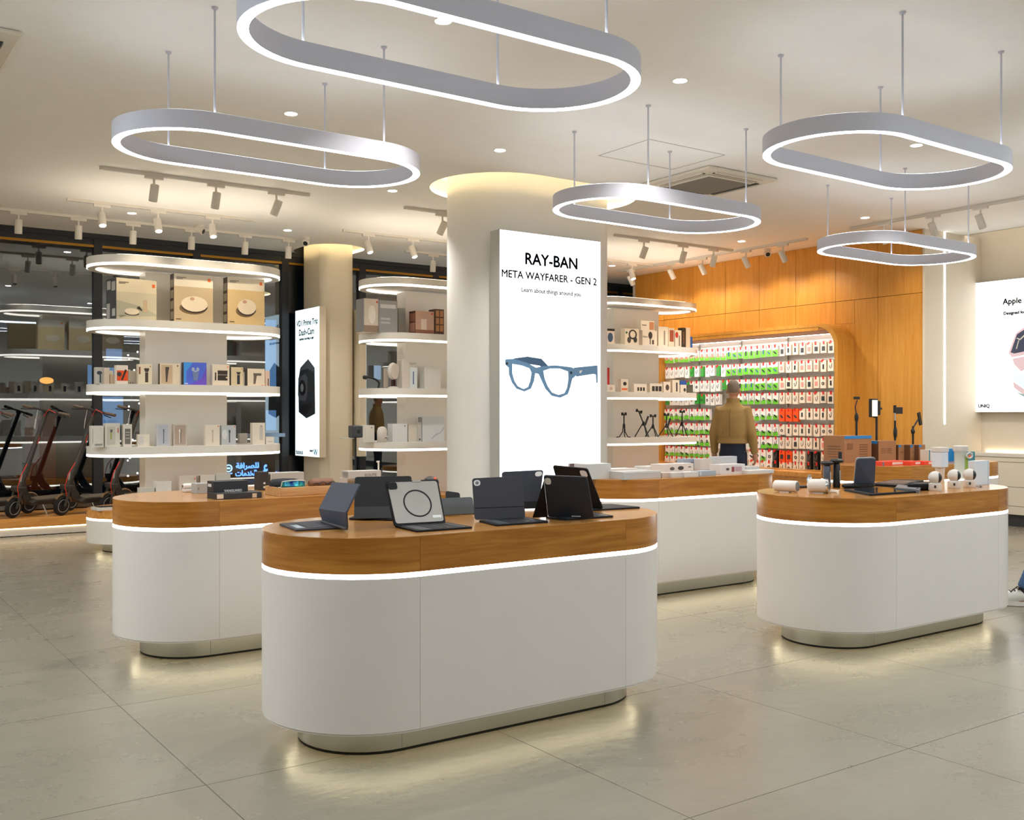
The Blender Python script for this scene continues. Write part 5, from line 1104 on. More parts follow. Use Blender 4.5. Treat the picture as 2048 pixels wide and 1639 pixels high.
t = thing('cable', 'coiled cream cable beside the chrome-ringed camera', 'cable', onz(1664, 985)); MB().tube([(.03 * math.cos(a) + .002 * a, .025 * math.sin(a), .005 + .004 * (a / 6.28)) for a in [i * .5 for i in range(36)]], .0032, 6).build('cord', M_PCREAM, t, True); MB().box(-.012, .012, -.045, -.03, 0, .01).build('plug', M_PCREAM, t)
t = thing('jar', 'small chrome twin-cap bottle behind the white cameras', 'bottle', onz(1619, 970)); MB().lathe([(.016, 0), (.018, .01), (.018, .045), (.012, .055)], 14).build('body', mat('chrome', (190, 200, 212), .15, .9), t, True); MB().lathe([(.01, .055), (.012, .06), (.01, .072)], 12).build('cap', M_GREY, t, True)
t = thing('remote', 'small dark remote left of the chrome bottle', 'remote', onz(1606, 975)); MB().box(-.04, .04, -.015, .015, 0, .014).build('body', M_BLACK, t, bevel=.004); MB().box(-.02, .0, -.008, .008, .014, .016).build('button', M_MG, t)
def shower(label, px, yb, hgt, m2):
    t = thing('handheld_gimbal', label, 'gimbal', onz(px, yb), 0, 'upright black gimbals')
    MB().lathe([(.022, 0), (.024, .01), (.022, hgt * .8), (.018, hgt * .84)], 16).build('grip', m2, t, True); MB().lathe([(.02, hgt * .84), (.042, hgt * .88), (.044, hgt * .94), (.03, hgt)], 18).build('head', M_BLACK, t, True)
    MB().box(.0, .008, -.026, -.02, hgt * .2, hgt * .6).build('light_panel', M_GREY, t)
    return t
shower('upright slate-grey gimbal with flat round head', 1654, 975, .175, mat('gimbal_slate', (78, 84, 98), .35, .3))
t = shower('upright black gimbal with clamp arm raised on top', 1673, 974.5, .19, M_BLACK)
MB().box(.03, .045, -.01, .01, .18, .235).box(.01, .045, -.01, .01, .17, .185).build('clamp', M_BLACK, t, bevel=.002)
# folded shaving mirror / tablet stand
A_, B_ = PZ(1708, 971, TZ + .012), PZ(1748, 971, TZ + .012); T0, T1 = PP(1713, 916, A_, (B_ - A_).normalized()), PP(1751, 915, B_, (B_ - A_).normalized())
t = thing('tablet_stand', 'upright slate tablet on black keyboard stand', 'tablet stand', (A_.x, A_.y, TZ)); off = Vector((A_.x, A_.y, TZ))
q = [p - off for p in (A_, B_, T1, T0)]; slab(q, .01, .02).build('back', M_SLATE, t, bevel=.002); slab(sub(q, -.03, 1.01, -.01, 1.025), .006, .02, -.006).build('rim', M_GREY, t)
MB().lathe([(.09, 0), (.11, .008), (.11, .02), (.09, .028)], 24, M=Matrix.Translation((.02, -.02, 0)) @ Matrix.Diagonal((1.3, .7, 1, 1))).build('base', M_JET, t, True)
def flat(label, quad, m, th=.01, name='tablet', cat='tablet', scr=None, z=0.):
    q = [PZ(x, y, TZ + z) for x, y in quad]; c0 = sum(q, Vector()) / 4; t = thing(name, label, cat, (c0.x, c0.y, TZ + z)); c0.z = TZ + z
    q = [p - c0 for p in q]
    if (q[1] - q[0]).cross(q[3] - q[0]).z < 0: q = [q[1], q[0], q[3], q[2]]
    slab(q, th, .012).build('body', m, t, bevel=.002)
    if scr: slab(sub(q, .06, .94, .08, .92), .0008, .008, th).build('screen', scr, t)
    return t, q
M_SCR = mat('dark_screen', (20, 24, 30), .06, spec=.9)
flat('large black tablet lying flat at the front edge', [(1687, 981), (1740, 991.5), (1836, 985), (1770, 977)], M_JET, .012, scr=M_SCR)
t, q = flat('long black folded keyboard behind the flat tablet', [(1742, 971), (1800, 975), (1848, 964), (1790, 962)], M_JET, .016, 'keyboard', 'keyboard'); slab(sub(q, .1, .9, .2, .8), .001, .004, .016).build('keys', M_KEYS, t)
t, q = flat('grey game-pad grip lying beside the flat tablet', [(1790, 981), (1838, 986), (1842, 980), (1796, 975)], mat('grip_grey', (110, 114, 120), .4), .022, 'grip', 'grip'); slab(sub(q, .85, .95, .3, .7), .002, .003, .022).build('button', M_BLACK, t)
t = thing('bowl_speaker', 'low black oval speaker in front of the swivel cameras', 'speaker', onz(1843, 979)); MB().lathe([(.05, 0), (.085, .012), (.09, .035), (.082, .045), (.07, .04)], 26, M=Matrix.Diagonal((1.25, .8, 1, 1))).build('body', M_JET, t, True); MB().lathe([(.001, .038), (.069, .038), (.069, .041), (.001, .041)], 24, M=Matrix.Diagonal((1.25, .8, 1, 1))).build('grille', M_DGREY, t)
def ptz(label, px, yb):
    t = thing('swivel_camera', label, 'camera', onz(px, yb), -1.6, 'white swivel cameras')
    MB().lathe([(.036, 0), (.04, .006), (.038, .045), (.03, .05)], 22).build('base', M_WHITE, t, True)
    MB().ball((0, 0, .083), .041, n=22).build('head', M_WHITE, t, True)
    # dark lens crescent
    b_ = MB(); vs = []; nI = 20
    for ring_ in (1, 2, 3, 4):
        for i in range(nI):
            a = 2 * PI * i / nI; f = ring_ / 4; d = Vector((1, math.tan(.42 * f) * math.cos(a), math.tan(.85 * f) * math.sin(a))).normalized(); vs.append(d * .0418 + Vector((0, 0, .083)))
    vs.append(Vector((.0418, 0, .083)))
    fs = [(r_ * nI + i, r_ * nI + (i + 1) % nI, (r_ + 1) * nI + (i + 1) % nI, (r_ + 1) * nI + i) for r_ in range(3) for i in range(nI)] + [(4 * nI, i, (i + 1) % nI) for i in range(nI)]
    o = b_.add(vs, fs).build('lens_shield', M_BLACK, t, True)
    MB().box(-.0405, -.036, -.006, .006, .02, .036, M=Matrix.Rotation(2.2, 4, 'Z')).build('slot', M_DGREY, t)
    return t
ptz('leftmost white swivel ball camera, half behind the black speaker', 1870, 981); ptz('middle white swivel ball camera, slightly higher', 1908, 976); ptz('rightmost white swivel ball camera next to white router', 1939, 974)
ontable('upright white router box at the table right end', 1950, 1979, 921, 969, .05, (214, 220, 226), [('r', 'edge_shade', .88, 0, .94, 1, (190, 196, 204))], name='router', cat='router')
t = thing('cable', 'thin grey cable between the camera and router', 'cable', onz(1956, 974)); MB().tube([(-.05, .02, .05), (-.03, 0, .01), (0, -.01, .003), (.03, .0, .003)], .0025, 6).build('cord', M_MG, t, True); MB().box(.028, .042, -.006, .006, 0, .008).build('plug', M_MG, t)
# far right table: cartons, blender, tubs, tripods
g = 'brown cartons on the far table'
lines5 = [('r', 'printed_line', .55, .2 + .09 * i, .85, .23 + .09 * i, (120, 78, 48)) for i in range(6)]
TB = (30, 130, 200)
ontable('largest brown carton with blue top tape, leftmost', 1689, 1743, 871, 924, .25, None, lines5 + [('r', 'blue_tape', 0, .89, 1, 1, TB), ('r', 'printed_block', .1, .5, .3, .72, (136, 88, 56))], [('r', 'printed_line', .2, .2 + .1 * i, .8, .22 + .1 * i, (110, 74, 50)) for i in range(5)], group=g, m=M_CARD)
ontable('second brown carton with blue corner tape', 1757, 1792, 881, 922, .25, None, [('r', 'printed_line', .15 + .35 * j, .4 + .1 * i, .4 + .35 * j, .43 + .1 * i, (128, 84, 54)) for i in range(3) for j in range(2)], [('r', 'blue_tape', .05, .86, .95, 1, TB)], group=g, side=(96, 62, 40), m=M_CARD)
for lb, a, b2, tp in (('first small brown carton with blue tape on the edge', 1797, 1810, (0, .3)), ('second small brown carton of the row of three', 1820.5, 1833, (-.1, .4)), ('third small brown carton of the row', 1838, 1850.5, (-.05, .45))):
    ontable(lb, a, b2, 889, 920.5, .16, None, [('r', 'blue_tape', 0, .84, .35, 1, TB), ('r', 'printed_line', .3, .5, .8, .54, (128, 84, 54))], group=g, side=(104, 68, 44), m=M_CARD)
for i, (a, b2, lb) in enumerate(((1765, 1820, 'flat orange-red box lying at the front, left'), (1822, 1847, 'flat orange-red box with white label, middle'), (1849, 1872, 'flat orange-red box by the white tub'))):
    ontable(lb, a, b2, 922, 930 - i * .5, .16, (232, 66, 40), [('r', 'white_label', .35, .2, .75, .8, (240, 200, 190)), ('r', 'grey_end', 0, 0, .06, 1, (120, 110, 120))][:1 + (i == 0)], group='flat orange boxes')
ontable('white box with teal edges right of the cartons', 1858, 1884, 899, 922, .1, (224, 216, 206), [('r', 'teal_edge', 0, 0, .08, 1, (30, 130, 150))], group=None)
ontable('plain bright blue box behind the juicer', 1896, 1912, 897, 922, .1, (30, 130, 200), group=None)
ontable('teal box with orange picture right of the juicer', 1930, 1950, 903, 922, .1, (30, 130, 150), [('e', 'picture_star', .3, .25, .6, .7, (226, 110, 60)), ('r', 'picture_bar', .7, .3, .76, .8, (200, 70, 60)), ('r', 'small_print', .2, .8, .8, .88, (170, 210, 214))], group=None)
q0 = PZ(1880, 962, TZ)
t = thing('storage_tub', 'white lidded tub on a pale pedestal behind swivel cameras', 'container', (q0.x, q0.y, TZ)); s_ = (PZ(1892, 962, TZ) - PZ(1868, 962, TZ)).length / 2
MB().lathe([(.03, 0), (.03, .05), (.035, .1)], 18).build('pedestal', mat('pedestal_cream', (218, 202, 184), .5), t, True)
MB().box(-s_, s_, -.04, .04, .1, .21).build('tub', mat('tub_white', (222, 228, 236), .4), t, bevel=.006); MB().box(-s_ - .003, s_ + .003, -.043, .043, .21, .245).build('lid', M_WHITE, t, bevel=.004)
q0 = PZ(1921, 958, TZ); t = thing('juicer', 'tall translucent juicer jug with green label and ring handle', 'juicer', (q0.x, q0.y, TZ))
MB().lathe([(.05, 0), (.05, .04), (.044, .05), (.044, .2), (.05, .21)], 24).build('jug', mat('jug_translucent', (226, 228, 214), .15, alpha=.75), t, True)
MB().lathe([(.05, .21), (.054, .22), (.054, .245), (.04, .25)], 24).build('lid', M_WHITE, t, True)
MB().box(-.012, .022, -.047, -.044, .05, .17).build('green_label', K((150, 176, 70)), t)
MB().tube([(.018 + .036 * math.cos(a), -.06, .178 + .02 * math.sin(a)) for a in [2 * PI * i / 20 for i in range(21)]], .006, 8, False).build('handle', M_WHITE, t, True)
# selfie-stick tripods behind the cartons
def stick(label, px, v, ytop, kind):
    q = PV(px, ytop, v); hh = q.z - TZ
    t = thing('selfie_stick', label, 'tripod', (q.x, v, TZ), 0, 'tall sticks behind the cartons')
    for i in range(3): a = i * 2.094; MB().tube([(0, 0, .12), (.07 * math.cos(a), .07 * math.sin(a), .005)], .006, 6).build('leg', M_BLACK, t, True)
    MB().tube([(0, 0, .1), (0, 0, hh * .72)], .011, 8).build('pole', M_BLACK, t, True)
    if kind == 0:
        MB().tube([(0, 0, hh * .72), (-.02, 0, hh * .84), (.012, 0, hh * .95)], .006, 6).build('neck', M_BLACK, t); MB().box(-.035, .04, -.012, .012, hh * .96, hh).build('clamp', M_BLACK, t, bevel=.002); MB().ball((0, 0, hh * .68), .02, .02, .05).build('joint', M_BLACK, t, True)
    if kind == 1:
        MB().box(-.105, .0, -.02, .02, hh - .19, hh).build('light_panel', M_BLACK, t, bevel=.006); MB().box(-.1, -.012, -.0215, -.02, hh - .18, hh - .015).build('diffuser', mat('panel_glow', (236, 226, 196), .4, emit=.7, ecol=(1, .93, .75)), t)
        MB().box(0, .03, -.03, .03, hh - .17, hh - .02).build('housing', M_BLACK, t, bevel=.008); MB().tube([(.02, 0, hh - .11), (.08, 0, hh - .1)], .012, 8).build('knob', M_BLACK, t, True); MB().tube([(-.045, 0, hh * .7), (-.045, 0, hh - .19)], .008, 8).build('neck', M_WHITE, t); MB().tube([(0, 0, hh * .7), (-.045, 0, hh * .7)], .008).build('elbow', M_BLACK, t)
    if kind == 2:
        MB().box(-.012, .006, -.014, .014, hh - .08, hh).build('joint', M_BLACK, t, bevel=.002); MB().box(.0, .12, -.012, .012, hh - .09, hh - .02).build('clamp', M_BLACK, t, bevel=.003); MB().tube([(0, 0, hh * .68), (0, 0, hh - .05)], .008).build('neck', M_GREY, t); MB().ball((0.005, 0, hh * .5), .022, .02, .07).build('grip', M_BLACK, t, True)
    if kind == 3:
        MB().tube([(0, 0, hh * .6), (-.03, 0, hh * .62), (.09, 0, hh * .86)], .009, 6).build('arm', M_BLACK, t, True); MB().box(-.022, .022, -.008, .008, -.07, .07, M=Matrix.Translation((.12, 0, hh * .88)) @ Matrix.Rotation(-.28, 4, 'Y') ).build('clamp', M_BLACK, t, bevel=.002); MB().ball((0, 0, hh * .6), .025, .02, .03).build('joint', M_BLACK, t, True)
stick('leftmost tall black stick with small open clamp', 1713, 6.44, 793, 0); stick('stick holding a glowing square light panel', 1753, 6.44, 797, 1)
stick('black stick with sideways phone clamp', 1790, 6.44, 810, 2); stick('shorter stick with an arm tilted to the right', 1826, 6.44, 826, 3)

# ------------------------------------------------------------------ white counter along the right wall
UC = 12.2
wc_ = thing('wall_counter', 'long white drawer counter below the watch poster', 'counter', (UC, 4.0, 0))
MB().box(.03, UW - UC, -3.4, VE - .03 - 4, 0, .145).build('plinth', M_DGREY, wc_)
MB().box(.02, UW - UC, -3.4, VE - .03 - 4, .145, .85).build('carcass', mat('counter_gap', (150, 136, 116), .6), wc_)
for j, (z0, z1) in enumerate(((.148, .25), (.253, .485), (.488, .787), (.79, .85))):
    for i in range(4):
        y1 = VE - .035 - 4 - i * 1.5; MB().box(0, .02, y1 - 1.495, y1, z0, z1 - .003).build('drawer_front' if j else 'toe_panel', M_WALLW, wc_)
MB().box(-.01, UW - UC, -3.4, VE - .03 - 4, .85, .89).build('worktop', M_WHITE, wc_)
MB().box(UW - UC - .02, UW - UC - .005, -3.3, VE - .1 - 4, .8905, .9).build('light_strip', mat('wall_wash_strip', (255, 235, 200), .5, emit=9, ecol=(1, .82, .56)), wc_)
q0 = PU(1898, 888, 12.3); h_ = PU(1898, 853, 12.3).z
t = tag(MB().box(-.15, .12, -.15, .15, 0, h_ - .89).build('speaker', mat('olive_box', (92, 86, 68), .5), None, bevel=.004), 'dark olive cube standing on the white counter end', 'speaker'); t.location = (12.36, PU(1898, 880, 12.3).y - .0, .8905)
MB().box(-.153, -.15, -.14, .14, .01, h_ - .9).build('front_panel', mat('olive_front', (84, 80, 64), .6), t)

# ------------------------------------------------------------------ camera on a floor stand
q0 = PV(711, 862, 8.7)
t = thing('camera_stand', 'small black box camera on a thin floor stand before the left pier', 'camera stand', (q0.x, 8.7, 0))
MB().lathe([(.12, 0), (.12, .012), (.02, .02)], 24).build('base', M_BLACK, t, True); MB().tube([(0, 0, .015), (0, 0, q0.z - .06)], .01, 8).build('pole', M_BLACK, t, True)
MB().box(-.055, .055, -.05, .05, q0.z - .06, q0.z + .055).build('camera', M_DGREY, t, bevel=.012); MB().lathe([(.001, -.052), (.02, -.052), (.022, -.05)], 14, M=Matrix.Translation((.01, 0, q0.z)) @ Matrix.Rotation(-PI / 2, 4, 'X')).build('lens', M_BLACK, t)
MB().box(-.15, -.03, -.04, .04, q0.z - .068, q0.z - .062).build('shelf', M_GREY, t)

# ------------------------------------------------------------------ scooter platform and scooters
pf = thing('display_platform', 'low oak platform with white base carrying the scooters', 'platform', (1.5, 12.55, 0))
MB().box(-5.5, 2.85, 0.02, .95, 0, .1).build('base', M_WHITE, pf); MB().box(-5.5, 2.85, 0.0, .95, .1, .205).build('deck', M_WPLAT, pf, bevel=.003)
MB().box(-5.5, 2.85, .02, .03, .002, .012).build('seal', M_BLACKR, pf); MB().box(-5.5, 2.85, .012, .018, .09, .098).build('light_strip', M_LEDY, pf)
M_SCO = mat('scooter_paint', (62, 58, 52), .45, .2); M_GRIP = mat('grip_rubber', (104, 88, 76), .8); M_DECKR = mat('deck_rubber', (96, 84, 68), .8); M_CABR = mat('red_cable', (206, 50, 36), .4); M_TAN = mat('wheel_guard', (120, 92, 62), .5)
def scooter(label):
    t = thing('electric_scooter', label, 'scooter', (0, 0, 0), 0, 'electric scooters on the platform')
    hs = Vector((.30, 0, 1.2)); st = Vector((.04, 0, .3))
    for nm, x in (('front_wheel', 0.), ('rear_wheel', .92)):
        RM = Matrix.Translation((x, 0, .115)) @ Matrix.Rotation(PI / 2, 4, 'X')
        wl = MB().lathe([(.07, -.022), (.1, -.026), (.115, -.012), (.115, .012), (.1, .026), (.07, .022)], 26, M=RM).build(nm, M_BLACKR, t, True)
        MB().lathe([(.001, -.018), (.07, -.018), (.07, .018), (.001, .018)], 22, M=RM).build('hub', M_SCO, wl, True)
        rg = [(x + .074 * math.cos(a), -.0235, .115 + .074 * math.sin(a)) for a in [2 * PI * i / 22 for i in range(23)]]; MB().tube(rg, .003, 5, False).build('rim_line', M_GREY, wl)
    for sy in (-1, 1):
        MB().tube([(0, sy * .045, .115), (.02, sy * .05, .24), (.035, sy * .045, .33)], [.014, .018, .018], 8).build('fork_leg', M_SCO, t, True)
        MB().tube([(.02, sy * .052, .24), (.032, sy * .048, .3)], .015, 8).build('spring', M_GREY, t, True)
    MB().tube([(.1 * math.cos(a) * 1.22, 0, .115 + .122 * math.sin(a) * 1.1) for a in [.3 + i * .22 for i in range(11)]], .014, 6).build('front_guard', M_TAN, t, True)
    MB().box(-.02, .09, -.06, .06, .3, .36).build('crown', M_SCO, t, bevel=.01)
    MB().tube([st, (.1, 0, .5), hs], [.03, .032, .024], 10).build('steering_column', M_SCO, t, True)
    lt = MB().box(.02, .034, -.031, -.02, .42, .52).build('reflector', M_GREY, t)
    MB().tube([hs, hs + Vector((.0, 0, .03))], .034, 12).build('display_pod', M_BLACK, t, True)
    MB().tube([hs + Vector((-.0, -.3, .03)), hs + Vector((0, .3, .03))], .013, 8).build('handlebar', M_SCO, t, True)
    for sy in (-1, 1):
        MB().tube([hs + Vector((0, sy * .18, .03)), hs + Vector((0, sy * .33, .03))], [.018, .019], 10).build('grip', M_GRIP, t, True)
        MB().tube([hs + Vector((-.02, sy * .16, .025)), hs + Vector((-.05, sy * .22, .01)), hs + Vector((-.045, sy * .32, .0))], .006, 6).build('brake_lever', M_BLACK, t, True)
    MB().prism([(.05, .34), (.1, .42), (.16, .3), (.26, .17), (.22, .14), (.1, .22)], -.025, .025, axis='y').build('neck_gusset', M_SCO, t)
    MB().prism([(.2, .135), (.8, .135), (.86, .18), (.8, .195), (.24, .195), (.18, .17)], -.085, .085, axis='y').build('deck', M_SCO, t, bevel=.008)
    MB().box(.26, .78, -.075, .075, .195, .2).build('deck_mat', M_DECKR, t)
    MB().tube([(.92 + .13 * math.cos(a), 0, .115 + .13 * math.sin(a)) for a in [.1 + i * .22 for i in range(11)]], .016, 6).build('rear_guard', M_TAN, t, True)
    MB().tube([(.36, -.08, .14), (.38, -.15, .02)], .006, 6).build('kickstand', M_GREY, t)
    MB().tube([(.08, -.03, .62), (-.03, -.07, .5), (-.06, -.075, .36), (.0, -.055, .24)], .0055, 6).build('brake_cable', M_CABR, t, True)
    MB().tube([hs + Vector((-.01, -.16, .02)), hs + Vector((-.06, -.08, .06)), hs + Vector((-.03, 0, -.04)), (.2, -.03, .85)], .005, 6).build('handle_cable', M_CABR, t, True)
    MB().tube([hs + Vector((0, .12, .02)), hs + Vector((-.01, .12, -.09))], .003, 5).build('tag_string', M_PWHITE, t); MB().box(-.036, .036, -.002, .002, -.11, 0, M=Matrix.Translation(hs + Vector((-.012, .12, -.09))) @ Matrix.Rotation(.9, 4, 'Z')).build('price_card', M_PWHITE, t)
    return t
sl = ['scooter cut by the left frame edge', 'scooter with its handlebar highest, first full one from the left', 'scooter in front of the first window post', 'scooter whose wheel is hidden by the tower base', 'scooter mostly behind the left shelf tower']
s0 = scooter(sl[0])
for i, (px, py) in enumerate(((None, None), (25, 1036), (124, 1031), (214, 1026), (290, 1022))):
    o = s0 if i == 0 else copy_tree(s0)
    q0 = PZ(px, py, .205) if px else PZ(-88, 1041, .205)
    o.location = (q0.x, max(q0.y, 12.68), .207); o.rotation_euler = (.17, 0, .66 if i == 1 else .52); o['label'] = sl[i]

# ------------------------------------------------------------------ people
def remesh(b_, name, m, parent, vox=.01, sm=6, sub_=False):
    o = b_.build(name, m, None); md = o.modifiers.new('r', 'REMESH'); md.mode = 'VOXEL'; md.voxel_size = vox
    s2 = o.modifiers.new('s', 'SMOOTH'); s2.iterations = sm; s2.factor = .5
    dg = bpy.context.evaluated_depsgraph_get(); dg.update(); me = bpy.data.meshes.new_from_object(o.evaluated_get(dg)); me.shade_smooth()
    bpy.data.objects.remove(o); n = bpy.data.objects.new(name, me); C.objects.link(n); n.parent = parent
    if not me.materials: me.materials.append(m)
    return n
def loft(b_, secs, n=20):       # secs: (cx, cy, z, rx, ry)
    vs = []
    for cx, cyy, z, rx, ry in secs:
        for k in range(n):
            a = 2 * PI * k / n; vs.append((cx + rx * math.cos(a), cyy + ry * math.sin(a), z))
    m = len(secs); fs = [(i * n + k, i * n + (k + 1) % n, (i + 1) * n + (k + 1) % n, (i + 1) * n + k) for i in range(m - 1) for k in range(n)]
    b_.add(vs, fs + [tuple(range(n))[::-1], tuple(range((m - 1) * n, m * n))]); return b_
M_SKIN = mat('skin', (196, 140, 112), .55); M_HAIR = mat('grey_hair', (140, 124, 108), .85, noise=.25, nscale=60); M_JKT = mat('khaki_jacket', (172, 138, 82), .75, noise=.1, nscale=5, bump=.5)
M_TRS = mat('navy_trousers', (36, 42, 60), .85, noise=.1); M_JEAN = mat('blue_jeans', (70, 106, 150), .85, noise=.18, nscale=40); M_SHOE = mat('shoe_leather', (40, 34, 30), .5)
def hand(b_, w, d, side):
    """five curled fingers from the wrist w along d"""
    w = Vector(w); d = Vector(d).normalized(); sd = Vector((0, 1, 0)); inn = Vector((-side, 0, 0))
    palm = w + d * .05; b_.tube([w, w + d * .03, w + d * .095], [.024, .034, .034], 10)
    for i, L_ in enumerate((.068, .078, .072, .056)):
        f = w + d * .09 + sd * (.028 - i * .0185); b_.tube([f, f + d * L_ * .5 + inn * .008, f + d * L_ * .85 + inn * .028, f + d * L_ * .8 + inn * .045], [.0095, .009, .008, .007], 7)
    f = w + d * .03 + sd * .03; b_.tube([f, f + d * .035 + sd * .02 + inn * .01, f + d * .07 + sd * .02 + inn * .02], [.012, .011, .009], 7)
def person(label, loc, rz, jacket, trousers, hair, legs, arms, s=1., shoes=M_SHOE, white_sole=False):
    t = thing('person', label, 'person', loc, rz); t.scale = (s, s, s)
    B = MB()                               # body: x right, y forward
    loft(B, [(0, 0, .86, .15, .1), (0, 0, .95, .165, .115), (0, .005, 1.08, .145, .105), (0, .01, 1.25, .165, .115), (0, 0, 1.38, .175, .105), (0, 0, 1.44, .12, .08), (0, .005, 1.5, .06, .06), (0, .015, 1.56, .055, .058)])
    B.ball((0, .03, 1.645), .074, .095, .112, n=20); B.ball((0, .122, 1.625), .013, .018, .02, n=8); B.ball((0, .105, 1.575), .028, .018, .012, n=8)
    for sx in (-1, 1): B.ball((sx * .086, .02, 1.632), .014, .022, .036, n=10)
    for sx, (k, a) in zip((-1, 1), legs):
        h = Vector((sx * .09, 0, .9)); k = Vector(k); a = Vector(a); B.tube([h, (h + k) / 2, k, (k + a) / 2, a], [.09, .078, .055, .055, .04], 12)
        fd = Vector((0, 1, 0)); B.tube([a + Vector((0, -.03, -.04)), a + Vector((0, .06, -.05)), a + Vector((0, .16, -.065))], [.04, .04, .028], 10)
    for sx, (e, w) in zip((-1, 1), arms):
        sh = Vector((sx * .18, 0, 1.4)); e = Vector(e); w = Vector(w); B.tube([Vector((sx * .1, 0, 1.4)), sh, (sh + e) / 2, e, (e + w) / 2, w], [.05, .055, .045, .038, .036, .026], 12); hand(B, w, w - e, sx)
    remesh(B, 'body', M_SKIN, t, .0068, 3)
    J = MB(); loft(J, [(0, 0, .99, .188, .135), (0, 0, 1.0, .2, .145), (0, 0, 1.05, .198, .145), (0, .0, 1.09, .21, .155), (0, -.005, 1.2, .215, .16), (0, -.01, 1.32, .215, .15), (0, -.005, 1.4, .2, .13), (0, 0, 1.45, .14, .1), (0, .0, 1.49, .085, .082), (0, .0, 1.535, .078, .078)], 28)
    for sx, (e, w) in zip((-1, 1), arms):
        sh = Vector((sx * .175, 0, 1.39)); e = Vector(e); w = Vector(w); w2 = w + (w - e).normalized() * .01
        J.tube([Vector((sx * .1, 0, 1.38)), sh, (sh * .5 + e * .5), e + Vector((0, -.01, 0)), (e + w) / 2, w2], [.07, .085, .072, .064, .058, .046], 14)
    remesh(J, 'jacket', jacket, t, .012, 4)
    M_SEAM = mat('jacket_seam', (120, 92, 52), .8)
    MB().tube([(0, -.166, 1.08), (0, -.178, 1.22), (0, -.172, 1.34), (0, -.128, 1.42)], .003, 6).build('back_seam', M_SEAM, t)
    n_ = 30; MB().ring([(.215 * math.cos(2 * PI * i / n_), .158 * math.sin(2 * PI * i / n_)) for i in range(n_)], [(.2 * math.cos(2 * PI * i / n_), .145 * math.sin(2 * PI * i / n_)) for i in range(n_)], 1.0, 1.05).build('waistband', jacket, t, True)
    MB().ring([(.088 * math.cos(2 * PI * i / n_), .004 + .09 * math.sin(2 * PI * i / n_)) for i in range(n_)], [(.078 * math.cos(2 * PI * i / n_), .004 + .08 * math.sin(2 * PI * i / n_)) for i in range(n_)], 1.49, 1.545).build('collar', jacket, t, True)
    for k in range(7):
        a_ = [(-.12 + .04 * k, 1.1), (-.1 + .03 * k, 1.16 + .02 * (k % 3)), (-.09 + .02 * k, 1.22 + .03 * (k % 2))]
        MB().tube([(x, -.152 * (1 - (x / .23) ** 2) ** .5 - .004, z) for x, z in a_], [.002, .006, .002], 6).build('fold', jacket, t, True)
    Tt = MB(); loft(Tt, [(0, 0, .78, .17, .12), (0, 0, .9, .175, .13), (0, 0, 1.03, .168, .122)], 24)
    for sx, (k, a) in zip((-1, 1), legs):
        h = Vector((sx * .09, 0, .88)); k = Vector(k); a = Vector(a); Tt.tube([h, (h + k) / 2, k, (k + a) / 2, a + (a - k).normalized() * -.01], [.1, .095, .078, .075, .068], 14)
    remesh(Tt, 'trousers', trousers, t, .012, 4)
    Hh_ = MB(); Hh_.ball((0, .018, 1.672), .083, .1, .1, n=24); h = remesh(Hh_, 'hair', hair, t, .009, 2)
    me = h.data
    for v in me.vertices:                  # cut the hair back from face and neck
        if v.co.y > .07 and v.co.z < 1.7: v.co.y = .06
        if v.co.z < 1.6: v.co = (v.co.x * .85, v.co.y * .85 + .0, 1.6 + (v.co.z - 1.6) * .2)
        v.co += Vector((rnd.uniform(-1, 1), rnd.uniform(-1, 1), rnd.uniform(-1, 1))) * .0025
    for sx in (-1, 1): MB().ball((sx * .03, .112, 1.648), .012, .008, .008, n=8).build('eye', M_DK, t)
    C1 = MB()
    for sx, (k, a) in zip((-1, 1), legs):
        a = Vector(a); S_ = MB(); S_.tube([a + Vector((0, -.045, -.035)), a + Vector((0, .03, -.03)), a + Vector((0, .1, -.05)), a + Vector((0, .19, -.06))], [.046, .05, .046, .034], 14)
        sh_ = remesh(S_, 'shoe', shoes, t, .008, 4)
        if white_sole:
            MB().prism([(a.x + .052 * math.cos(q) * (1 if math.sin(q) > 0 else .85), a.y + .07 + .15 * math.sin(q)) for q in [2 * PI * i / 20 for i in range(20)]], a.z - .105, a.z - .075).build('sole', M_WHITE, sh_)
            for i in range(4): MB().tube([(a.x - .03, a.y + .05 + i * .025, a.z + .012 - i * .009), (a.x + .03, a.y + .055 + i * .025, a.z + .012 - i * .009)], .005, 6).build('lace', M_BLACK, sh_)
            MB().tube([(a.x, a.y + .04, a.z + .02), (a.x - .04, a.y + .06, a.z + .035), (a.x - .05, a.y + .1, a.z + .0)], .004, 6).build('bow', M_BLACK, sh_)
            MB().ring([(a.x + .052 * math.cos(q), a.y - .01 + .06 * math.sin(q)) for q in [2 * PI * i / 16 for i in range(16)]], [(a.x + .042 * math.cos(q), a.y - .01 + .05 * math.sin(q)) for q in [2 * PI * i / 16 for i in range(16)]], a.z - .02, a.z + .02).build('collar', K((28, 30, 46)), sh_)
    return t
dm = 12.7; d_ = ray(1466); mp_ = (d_[0] * dm, d_[1] * dm)
person('grey-haired man in khaki jacket and navy trousers facing the hook wall', (mp_[0], mp_[1], 0), -math.atan2(.88, .47), M_JKT, M_TRS, M_HAIR,
       [((-.1, .02, .48), (-.1, -.02, .1)), ((.1, .03, .48), (.11, .0, .1))], [((-.26, .0, 1.12), (-.27, .06, .88)), ((.26, -.02, 1.12), (.28, .03, .88))], 1.02).scale = (.93, .96, 1.02)
d_ = ray(2052); q0 = (d_[0] * 7.35, d_[1] * 7.35); fx, fy = -.9 * CT + .35 * ST, .9 * ST + .35 * CT; L_ = math.hypot(fx, fy); fx /= L_; fy /= L_
ang = math.atan2(fy, fx) - PI / 2
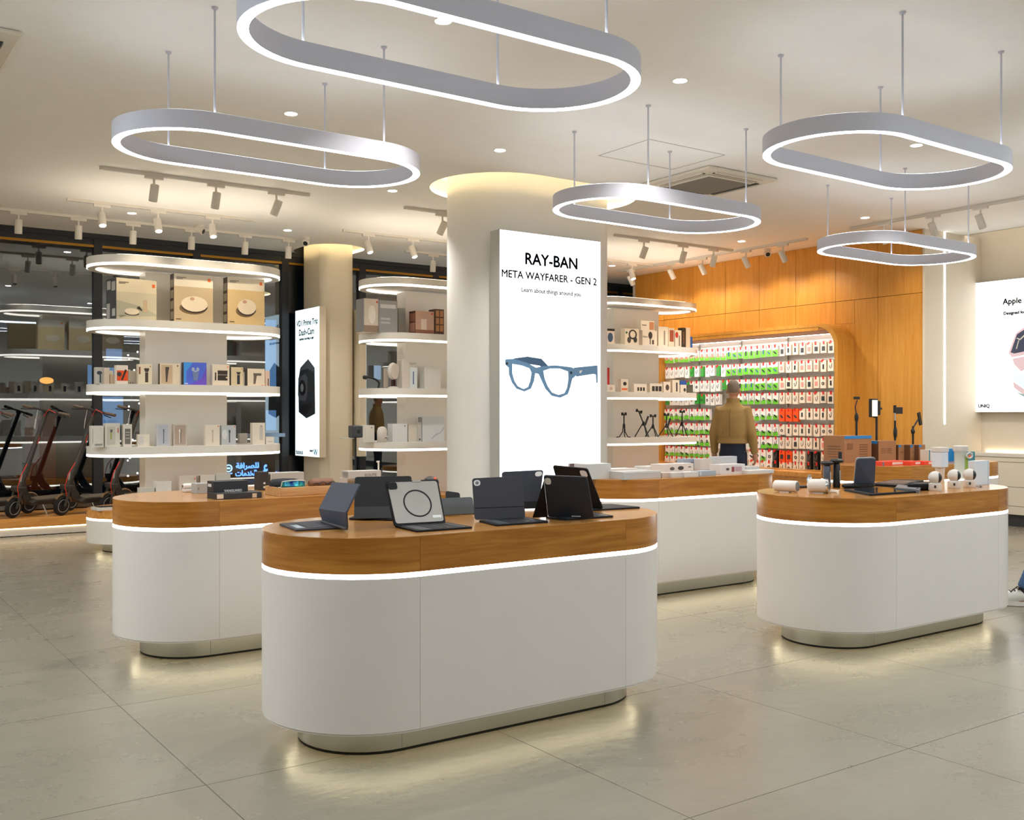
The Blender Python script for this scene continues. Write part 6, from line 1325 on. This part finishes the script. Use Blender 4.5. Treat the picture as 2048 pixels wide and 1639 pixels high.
# front ankle sits at local (-.1,.42,.11)
ax, ay = -.1, .42
ox, oy = q0[0] - (ax * math.cos(ang) - ay * math.sin(ang)), q0[1] - (ax * math.sin(ang) + ay * math.cos(ang))
person('person beyond the right edge, only a white laced sneaker and jeans show', (ox, oy, 0), ang, mat('grey_sweater', (120, 122, 126), .85), M_JEAN, mat('dark_hair', (40, 32, 26), .85),
       [((-.1, .26, .5), (-.1, .42, .108)), ((.1, .04, .47), (.1, -.22, .14))], [((-.26, -.1, 1.13), (-.24, -.08, .88)), ((.26, .1, 1.13), (.24, .24, .92))], 1.0, mat('white_sneaker', (222, 220, 214), .5), True)
